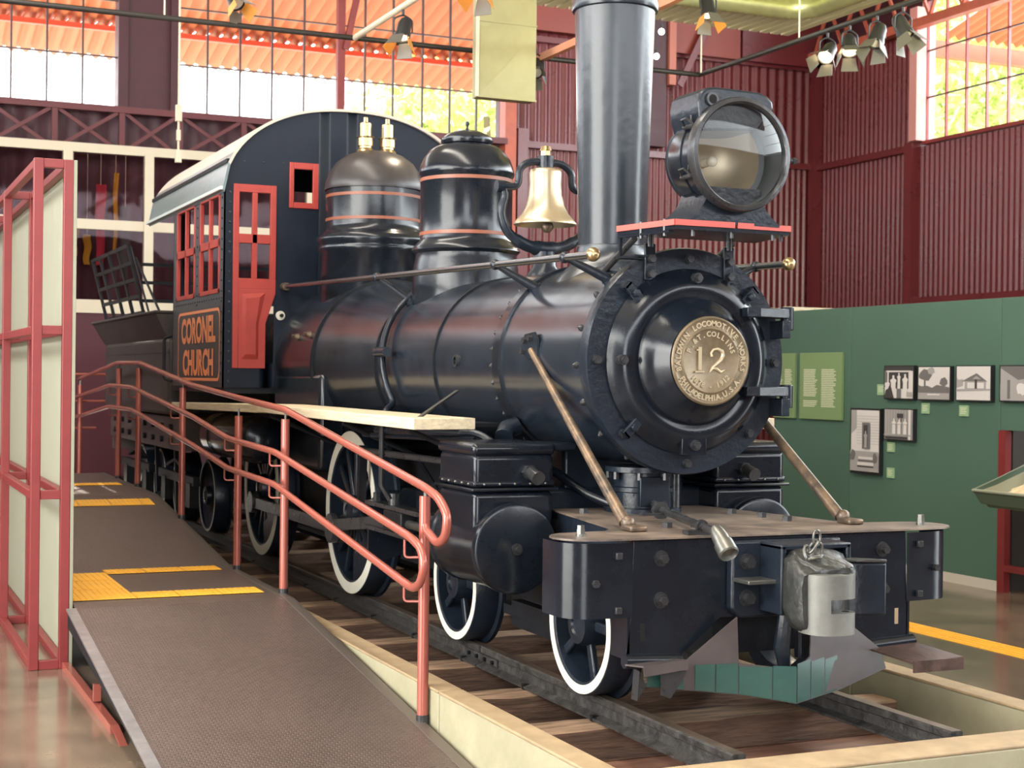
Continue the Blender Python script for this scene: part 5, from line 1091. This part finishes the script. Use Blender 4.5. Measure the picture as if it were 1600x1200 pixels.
# red front doors with raised field
for sx in (-1, 1):
    def q(x): return sx*x
    d = obj('cab_door', MB(), redtrim, loco, origin=(sx*0.765, CF, 1.48)) if False else None
    Y = CF-0.012; x0, x1 = -0.93, -0.60
    def bx(a, b, c, e, y0=Y, y1=CF+0.02): 
        aa, bb_ = sorted((-sx*a, -sx*b)); return (aa, bb_, y0, y1, c, e)
    mb = MB()
    mb.box(*bx(-0.93, -0.885, 1.46, 2.85)).box(*bx(-0.885, -0.645, 2.79, 2.85)).box(*bx(-0.645, -0.60, 2.14, 2.85)).box(*bx(-0.885, -0.645, 2.405, 2.475)).box(*bx(-0.885, -0.645, 2.06, 2.14)).box(*bx(-0.785, -0.745, 2.14, 2.79))
    P = [(-0.885, 2.06), (-0.645, 2.06), (-0.645, 2.14), (-0.60, 2.14), (-0.60, 2.03), (-0.675, 1.80), (-0.675, 1.46), (-0.885, 1.46)]
    mb.prism([(-sx*x, Y, z) for x, z in P], (0, 0.03, 0))
    cd = obj('cab_door', mb, redtrim, loco, bevel=0.003)
    F = [(-0.86, 2.02), (-0.68, 2.035), (-0.73, 1.80), (-0.73, 1.53), (-0.86, 1.53)]; c = Vector((-0.79, 1.78)); 
    mb = MB(); A_ = [(-sx*x, Y-0.001, z) for x, z in F]; B_ = [(-sx*(c.x+(x-c.x)*0.6), Y-0.016, c.y+(z-c.y)*0.86) for x, z in F]
    for i in range(5): mb.poly([A_[i], A_[(i+1) % 5], B_[(i+1) % 5], B_[i]])
    mb.poly(B_); obj('raised_field', mb, redtrim, cd)
    aa = lambda a, b: sorted((-sx*a, -sx*b))
    mb = MB()
    for a, b, c_, e in ((-0.50, -0.465, 2.69, 3.04), (-0.315, -0.27, 2.69, 3.04), (-0.465, -0.315, 2.99, 3.04), (-0.465, -0.315, 2.69, 2.735)):
        u, v = aa(a, b); mb.box(u, v, CF-0.014, CF+0.015, c_, e)
    obj('front_window_frame', mb, redtrim, cabf, bevel=0.004)
    wg = obj('round_white_boss', MB().cyl((sx*0.56, CF, 1.865), (sx*0.56, CF-0.015, 1.865), 0.035, seg=24), white, cabf)
    obj('boss_hub', MB().cyl((sx*0.555, CF-0.015, 1.865), (sx*0.555, CF-0.04, 1.865), 0.014), dark, wg)
# roof: curved sheet with overhang; front edge ring and gutter strips
mb = MB()
ar = arc_roof(2.80, 3.475, CW+0.02, 48)
ys2 = [CF-0.03, 14.27]
rows = [[(x, y, z) for x, z in ar] for y in ys2]; mb.grid(rows)
rows = [[(x*0.985, y, z-0.02) for x, z in ar] for y in ys2]; mb.grid(rows)
for y in ys2: mb.grid([[(x, y, z) for x, z in ar], [(x*0.985, y, z-0.02) for x, z in ar]])
for s in (0, -1): mb.poly([(ar[s][0], ys2[0], ar[s][1]), (ar[s][0], ys2[1], ar[s][1]), (ar[s][0]*0.985, ys2[1], ar[s][1]-0.02), (ar[s][0]*0.985, ys2[0], ar[s][1]-0.02)])
for f in mb.bm.faces:
    if abs(f.calc_center_median().x) < 0.955: f.material_index = 1  # roof top takes a pale colour that paints in window glare
rf = obj('cab_roof', mb, [mat('sky_tinted_roof_paint', (0.14, 0.19, 0.20), 0.30, bump=0.25, bscale=22, var=0.25), mat('roof_glare_tone', (0.50, 0.45, 0.38), 0.55)], loco, ang=40)  # side colour made lighter and bluer to paint in reflected sky
for sx in (-1, 1):
    obj('roof_gutter', MB().box(min(sx*1.015, sx*1.04), max(sx*1.015, sx*1.04), CF-0.03, 14.27, 2.795, 2.822), mat('pale_gutter', (0.55, 0.60, 0.58), 0.4), rf, bevel=0.004)
    xg = sx*0.972; zg = min(ar, key=lambda q: abs(q[0]-xg))[1]
    obj('roof_batten', MB().bar((xg, CF-0.02, zg+0.012), (xg, 14.27, zg+0.012), 0.03, 0.03), dark, rf)
obj('cab_floor', MB().box(-0.98, 0.98, CF+0.02, CB+0.15, 1.27, 1.313), dark, loco)
obj('cab_grab_rail', MB().tube([(-1.0, 13.2, 1.35), (-1.06, 13.24, 1.37), (-1.06, 13.24, 1.72), (-1.0, 13.2, 1.74)], 0.013, 10, fillet=0.03), dark, loco)
obj('backhead', MB().lathe([(0, 11.72), (0.56, 11.70), (0.60, 11.66), (0.60, 11.31)], (0, 0, ZC), (0, 1, 0), 40, cap=False), dark, loco)

# ------------------------------------------------------------------ tender
tn = thing('tender', 'weathered brown-black tender coupled behind the locomotive cab', 'tender', (0, 15, 0))
TX = 1.0; T0, T1 = 13.35, 16.8
obj('tank', MB().box(-TX, TX, T0, T1, 1.05, 1.72), tenderm, tn, bevel=0.03)
mb = MB()
fl = [(TX, T0, T1, 1.72), (TX+0.04, T0-0.02, T1+0.02, 1.78), (TX+0.13, T0-0.06, T1+0.08, 1.95)]
rows = [[(-a, y0, z), (-a, y1, z), (a, y1, z), (a, y0, z), (-a, y0, z)] for a, y0, y1, z in fl]; mb.grid(rows)
obj('flared_coping', mb, tenderm, tn, ang=20)
obj('coping_edge', MB().tube([(-TX-0.13, T0-0.06, 1.95), (-TX-0.13, T1+0.08, 1.95), (TX+0.13, T1+0.08, 1.95), (TX+0.13, T0-0.06, 1.95)], 0.014, 8, closed=True), tenderm, tn)
obj('seam_strip', MB().box(-TX-0.006, -TX, T0, T1, 1.60, 1.63), tenderm, tn)
# wood fence: leaning corner screen and cross rails
fe = obj('fence_upright', MB().bar((-1.0, 14.45, 1.90), (-1.18, 14.45, 2.62), 0.02, 0.06, up=(0, 1, 0)), dark, tn)
for y in (15.0, 15.55, 16.1, 16.6): obj('fence_upright', MB().bar((-1.0, y, 1.90), (-1.18, y, 2.62), 0.02, 0.09, up=(0, 1, 0)), dark, tn)
for k in range(5):
    f = 0.12+k*0.215; obj('fence_rail', MB().bar((-1.0-0.18*f, 14.4, 1.90+0.72*f), (-1.0-0.18*f, 16.65, 1.90+0.72*f), 0.018, 0.035), dark, tn)
for z in (2.08, 2.25, 2.42): obj('cross_rail', MB().box(-1.05, 1.05, 14.38, 14.41, z, z+0.03), dark, tn)
obj('fence_stay', MB().tube([(-1.1, 14.45, 2.5), (-0.95, 13.9, 1.92)], 0.012, 8).tube([(-1.15, 14.42, 2.60), (-1.0, 14.2, 1.92)], 0.01, 8), dark, tn)
obj('tender_frame', MB().box(-0.92, -0.86, T0-0.1, T1+0.1, 0.74, 1.03).box(0.86, 0.92, T0-0.1, T1+0.1, 0.74, 1.03).box(-0.9, 0.9, T0-0.12, T0-0.04, 0.74, 1.03).box(-0.9, 0.9, T1, T1+0.1, 0.6, 1.03), mat('tender_frame_brown', (0.075, 0.055, 0.05), 0.55, bump=0.2, var=0.3), tn)
for k in range(8):
    for z in (0.82, 0.94): obj('frame_bolt', MB().cyl((-0.92, 13.55+k*0.42, z), (-0.95, 13.55+k*0.42, z), 0.028, seg=12), dark, tn)
for sx in (-1, 1):
    for y in (13.55, 14.75, 15.75, 16.75):
        wheel(0, y, 0.325, sx, 0, 0.02, 0.08, 'tender_wheel', root=tn)
    for y in (14.15, 16.25):
        obj('axlebox_frame', MB().box(sx*0.74-0.03, sx*0.74+0.03, y-0.8, y+0.8, 0.42, 0.50).box(sx*0.74-0.04, sx*0.74+0.04, y-0.70, y-0.52, 0.22, 0.44).box(sx*0.74-0.04, sx*0.74+0.04, y+0.42, y+0.60, 0.22, 0.44), dark, tn)
        obj('leaf_spring', MB().bar((sx*0.74, y-0.4, 0.55), (sx*0.74, y, 0.62), 0.07, 0.03).bar((sx*0.74, y+0.4, 0.55), (sx*0.74, y, 0.62), 0.07, 0.03), dark, tn)
for y in (13.55, 14.75, 15.75, 16.75): obj('axle', MB().cyl((-0.5, y, 0.325), (0.5, y, 0.325), 0.05), dark, tn)
obj('brake_hanger', MB().bar((-0.75, 15.15, 0.75), (-0.72, 15.2, 0.25), 0.05, 0.04).bar((-0.75, 14.2, 0.75), (-0.72, 14.25, 0.15), 0.05, 0.04), dark, tn)
#==OVERHEAD==
# ------------------------------------------------------------------ lighting pipes and lamps
lp = thing('lighting_pipe', 'dark conduit pipe grid hung under the roof carrying the spotlights', 'pipe', (2.5, 13.7, 4.6))
obj('pipe_run', MB().tube([(-6, 13.7, 4.6), (4.54, 13.7, 4.6), (4.54, 6.0, 4.6)], 0.026, 12), pipem, lp)
obj('pipe_run', MB().tube([(0.78, 13.7, 4.6), (0.78, 6.5, 4.6)], 0.028, 12), creamframe, lp)
for x, y in ((4.5, 13.6), (4.54, 11.9), (4.54, 9.3), (-1.0, 13.7), (0.78, 10)): obj('hanger_rod', MB().cyl((x, y, 4.6), (x, y, WT), 0.008, seg=8), creamframe, lp)
cable = tag(obj('hanging_cable', MB().tube([(-0.42, 15.9, 4.95), (-0.42, 15.9, 3.75)], 0.012, 8).tube([(-0.42, 15.9, 7), (-0.42, 15.9, 4.95)], 0.012, 8).box(-0.45, -0.39, 15.87, 15.93, 4.05, 4.22), creamframe), 'pale cable with a turnbuckle hanging in front of the dark pier', 'cable')
obj('turnbuckle', MB().box(-0.44, -0.40, 15.88, 15.92, 3.85, 3.96).box(-0.45, -0.39, 15.87, 15.93, 3.62, 3.75), creamframe, cable)
def spot(x, y, z, aim, label, gelc=False, lit=False, grp='stage spotlights under the roof'):
    t = thing('spotlight', label, 'spotlight', (x, y, z), grp)
    d = Vector(aim).normalized(); top_ = Vector((x, y, z)); c = top_+Vector((0, 0, -0.19)); u = d.orthogonal().normalized(); M = d.to_track_quat('Z', 'Y').to_matrix().to_4x4(); M.translation = c
    obj('housing', MB().lathe([(0, -0.14), (0.045, -0.13), (0.062, -0.09), (0.065, 0.0), (0.075, 0.03), (0.075, 0.07), (0.068, 0.07), (0.05, 0.0)], c, d, 20, cap=False), spotb, t)
    obj('yoke', MB().tube([c+Vector((0.085, 0, 0)), c+Vector((0.085, 0, 0.11)), c+Vector((0, 0, 0.15)), c+Vector((-0.085, 0, 0.11)), c+Vector((-0.085, 0, 0))], 0.008, 8, fillet=0.03).cyl(c+Vector((0, 0, 0.15)), top_, 0.012), spotb, t)
    for k in range(4):
        R4 = M @ Matrix.Rotation(PI/2*k, 4, 'Z'); mb = MB(); sp = 0.05
        mb.prism([(-0.055, 0.07, 0.07), (0.055, 0.07, 0.07), (0.075, 0.07+sp, 0.19), (-0.075, 0.07+sp, 0.19)], (0, 0.004, 0), R4); obj('barn_door', mb, gel if gelc and k % 2 else barn, t)
    obj('lens', MB().cyl(c+d*0.045, c+d*0.055, 0.062, seg=20), spotlens if lit else MATS['clear_bulb'], t)
    if lit:
        l = bpy.data.lights.new('spot_light', 'SPOT'); l.energy = lit; l.color = (1.0, 0.82, 0.58); l.spot_size = math.radians(46); l.spot_blend = 0.6; l.shadow_soft_size = 0.05
        o = bpy.data.objects.new('spot_light', l); COL.objects.link(o); o.parent = t; o.location = Vector((0, 0, -0.19))+d*0.10; o.rotation_euler = d.to_track_quat('-Z', 'Y').to_euler()
    return t
spot(4.54, 11.45, 4.58, (-0.75, -0.45, -0.75), 'black spotlight with pale open barn doors, leftmost of four on the right-hand pipe', lit=170)
spot(4.54, 11.12, 4.58, (-0.35, -0.6, -0.9), 'spotlight second from the left of four on the right-hand pipe', lit=170)
spot(4.54, 10.73, 4.58, (-0.5, -0.2, -1), 'grey-flapped spotlight third from the left of four on the right-hand pipe')
spot(4.54, 10.38, 4.58, (0.2, -0.5, -1), 'rightmost of the four spotlights on the right-hand pipe, near the window')
spot(0.78, 12.35, 4.57, (-0.3, -0.3, -1), 'small black spotlight with orange flap hanging lower, against the canopy view', True, lit=90)
spot(0.78, 10.6, 4.57, (-0.4, -0.3, -1), 'small black spotlight hanging near the beige duct', True, lit=90)
spot(2.55, 13.45, 4.62, (-0.4, -0.6, -0.7), 'black spotlight between the beige duct and the chimney')
spot(3.55, 11.9, 4.97, (0, -0.3, -1), 'spotlight with orange flaps under the slatted ceiling right of the chimney', True, lit=120)
spot(-0.37, 13.7, 5.02, (0.3, -0.6, -0.8), 'spotlight with orange flaps at the top edge above the dark pier', True)
for x, yb0, z in ((5.94, 17.0, 5.87), (6.15, 17.5, 5.67)):
    t = tag(obj('bare_bulb', MB().ball((x, yb0, z), 0.04, 12), bulb), 'small glowing bulb, %s of two right of the chimney' % ('upper' if z > 5.8 else 'lower'), 'bulb', 'glowing bulbs by the chimney')
    obj('bulb_cap', MB().cyl((x, yb0, z+0.03), (x, yb0, z+0.09), 0.02, seg=10), spotb, t); obj('bulb_wire', MB().cyl((x, yb0, z+0.09), (x, yb0, WT), 0.005, seg=6), spotb, t)
fp = thing('ceiling_light', 'bright rectangular ceiling light panel at the top edge right of the chimney', 'light', (3.85, 12.95, 5.14))
obj('light_tray', MB().box(3.48, 4.16, 12.10, 12.74, 5.165, 5.20), creamframe, fp)
obj('diffuser', MB().box(3.51, 4.13, 12.13, 12.71, 5.150, 5.166), mat('lit_diffuser', (1, 1, 1), 0.5, emit=(0.85, 0.95, 1.0), estr=4), fp)
# ------------------------------------------------------------------ ducts
bd = thing('hanging_duct', 'beige sheet-metal duct box hanging above the sand dome', 'duct', (2.05, 13.0, 4.02))
obj('duct_box', MB().box(1.76, 2.345, 13.0, 13.16, 4.02, WT), ductm, bd, bevel=0.006)
for z in (4.015, 4.72): obj('duct_seam', MB().box(1.755, 2.35, 12.992, 13.0, z, z+0.015), ductm, bd)
obj('pressed_crease', MB().poly([(1.77, 12.998, 4.04), (2.335, 12.998, 4.04), (2.335, 12.998, 4.68), (2.06, 12.982, 4.36)]).poly([(1.77, 12.998, 4.04), (2.06, 12.982, 4.36), (2.335, 12.998, 4.68), (1.77, 12.998, 4.68)]), ductm, bd, norm=False)
obj('duct_edge_angle', MB().box(1.735, 1.76, 12.99, 13.02, 4.02, WT), creamframe, bd)
sp_ = thing('spiral_duct', 'galvanised spiral air duct with an elbow under the slatted ceiling', 'duct', (4.0, 12, 4.95))
pts = [(0.5, 12.35, 4.98), (4.75, 12.35, 4.98), (4.75, 5, 4.98)]
P_ = []; 
for k in range(70): P_.append(Vector((2.6+2.4*k/69, 12.9, 5.18)))
for k in range(1, 12): a = PI/2*k/12; P_.append(Vector((5.0+0.30*math.sin(a), 12.9-0.30*(1-math.cos(a)), 5.18)))
for k in range(150): P_.append(Vector((5.3, 12.6-6*k/149, 5.18)))
obj('duct_tube', MB().tube(P_, [0.108+(0.011 if i % 2 else 0) for i in range(len(P_))], 28), spiral, sp_, ang=60)
obj('duct_strap', MB().tube([(5.3, 11.9, 5.28), (5.3, 11.9, 5.33)], 0.01, 6), spiral, sp_)
# orange purlin at the top left of the chimney
tag(obj('roof_tie', MB().bar((2.62, 14.2, 4.55), (2.62, 8, 4.55), 0.06, 0.07), mat('orange_tie', (0.62, 0.26, 0.14), 0.5)), 'orange-pink tie bar seen between the beige duct and the chimney', 'beam')
obj('tie_hanger', MB().cyl((2.62, 9, 4.5), (2.62, 9, WT), 0.008, seg=6), creamframe, bpy.data.objects['roof_tie'])
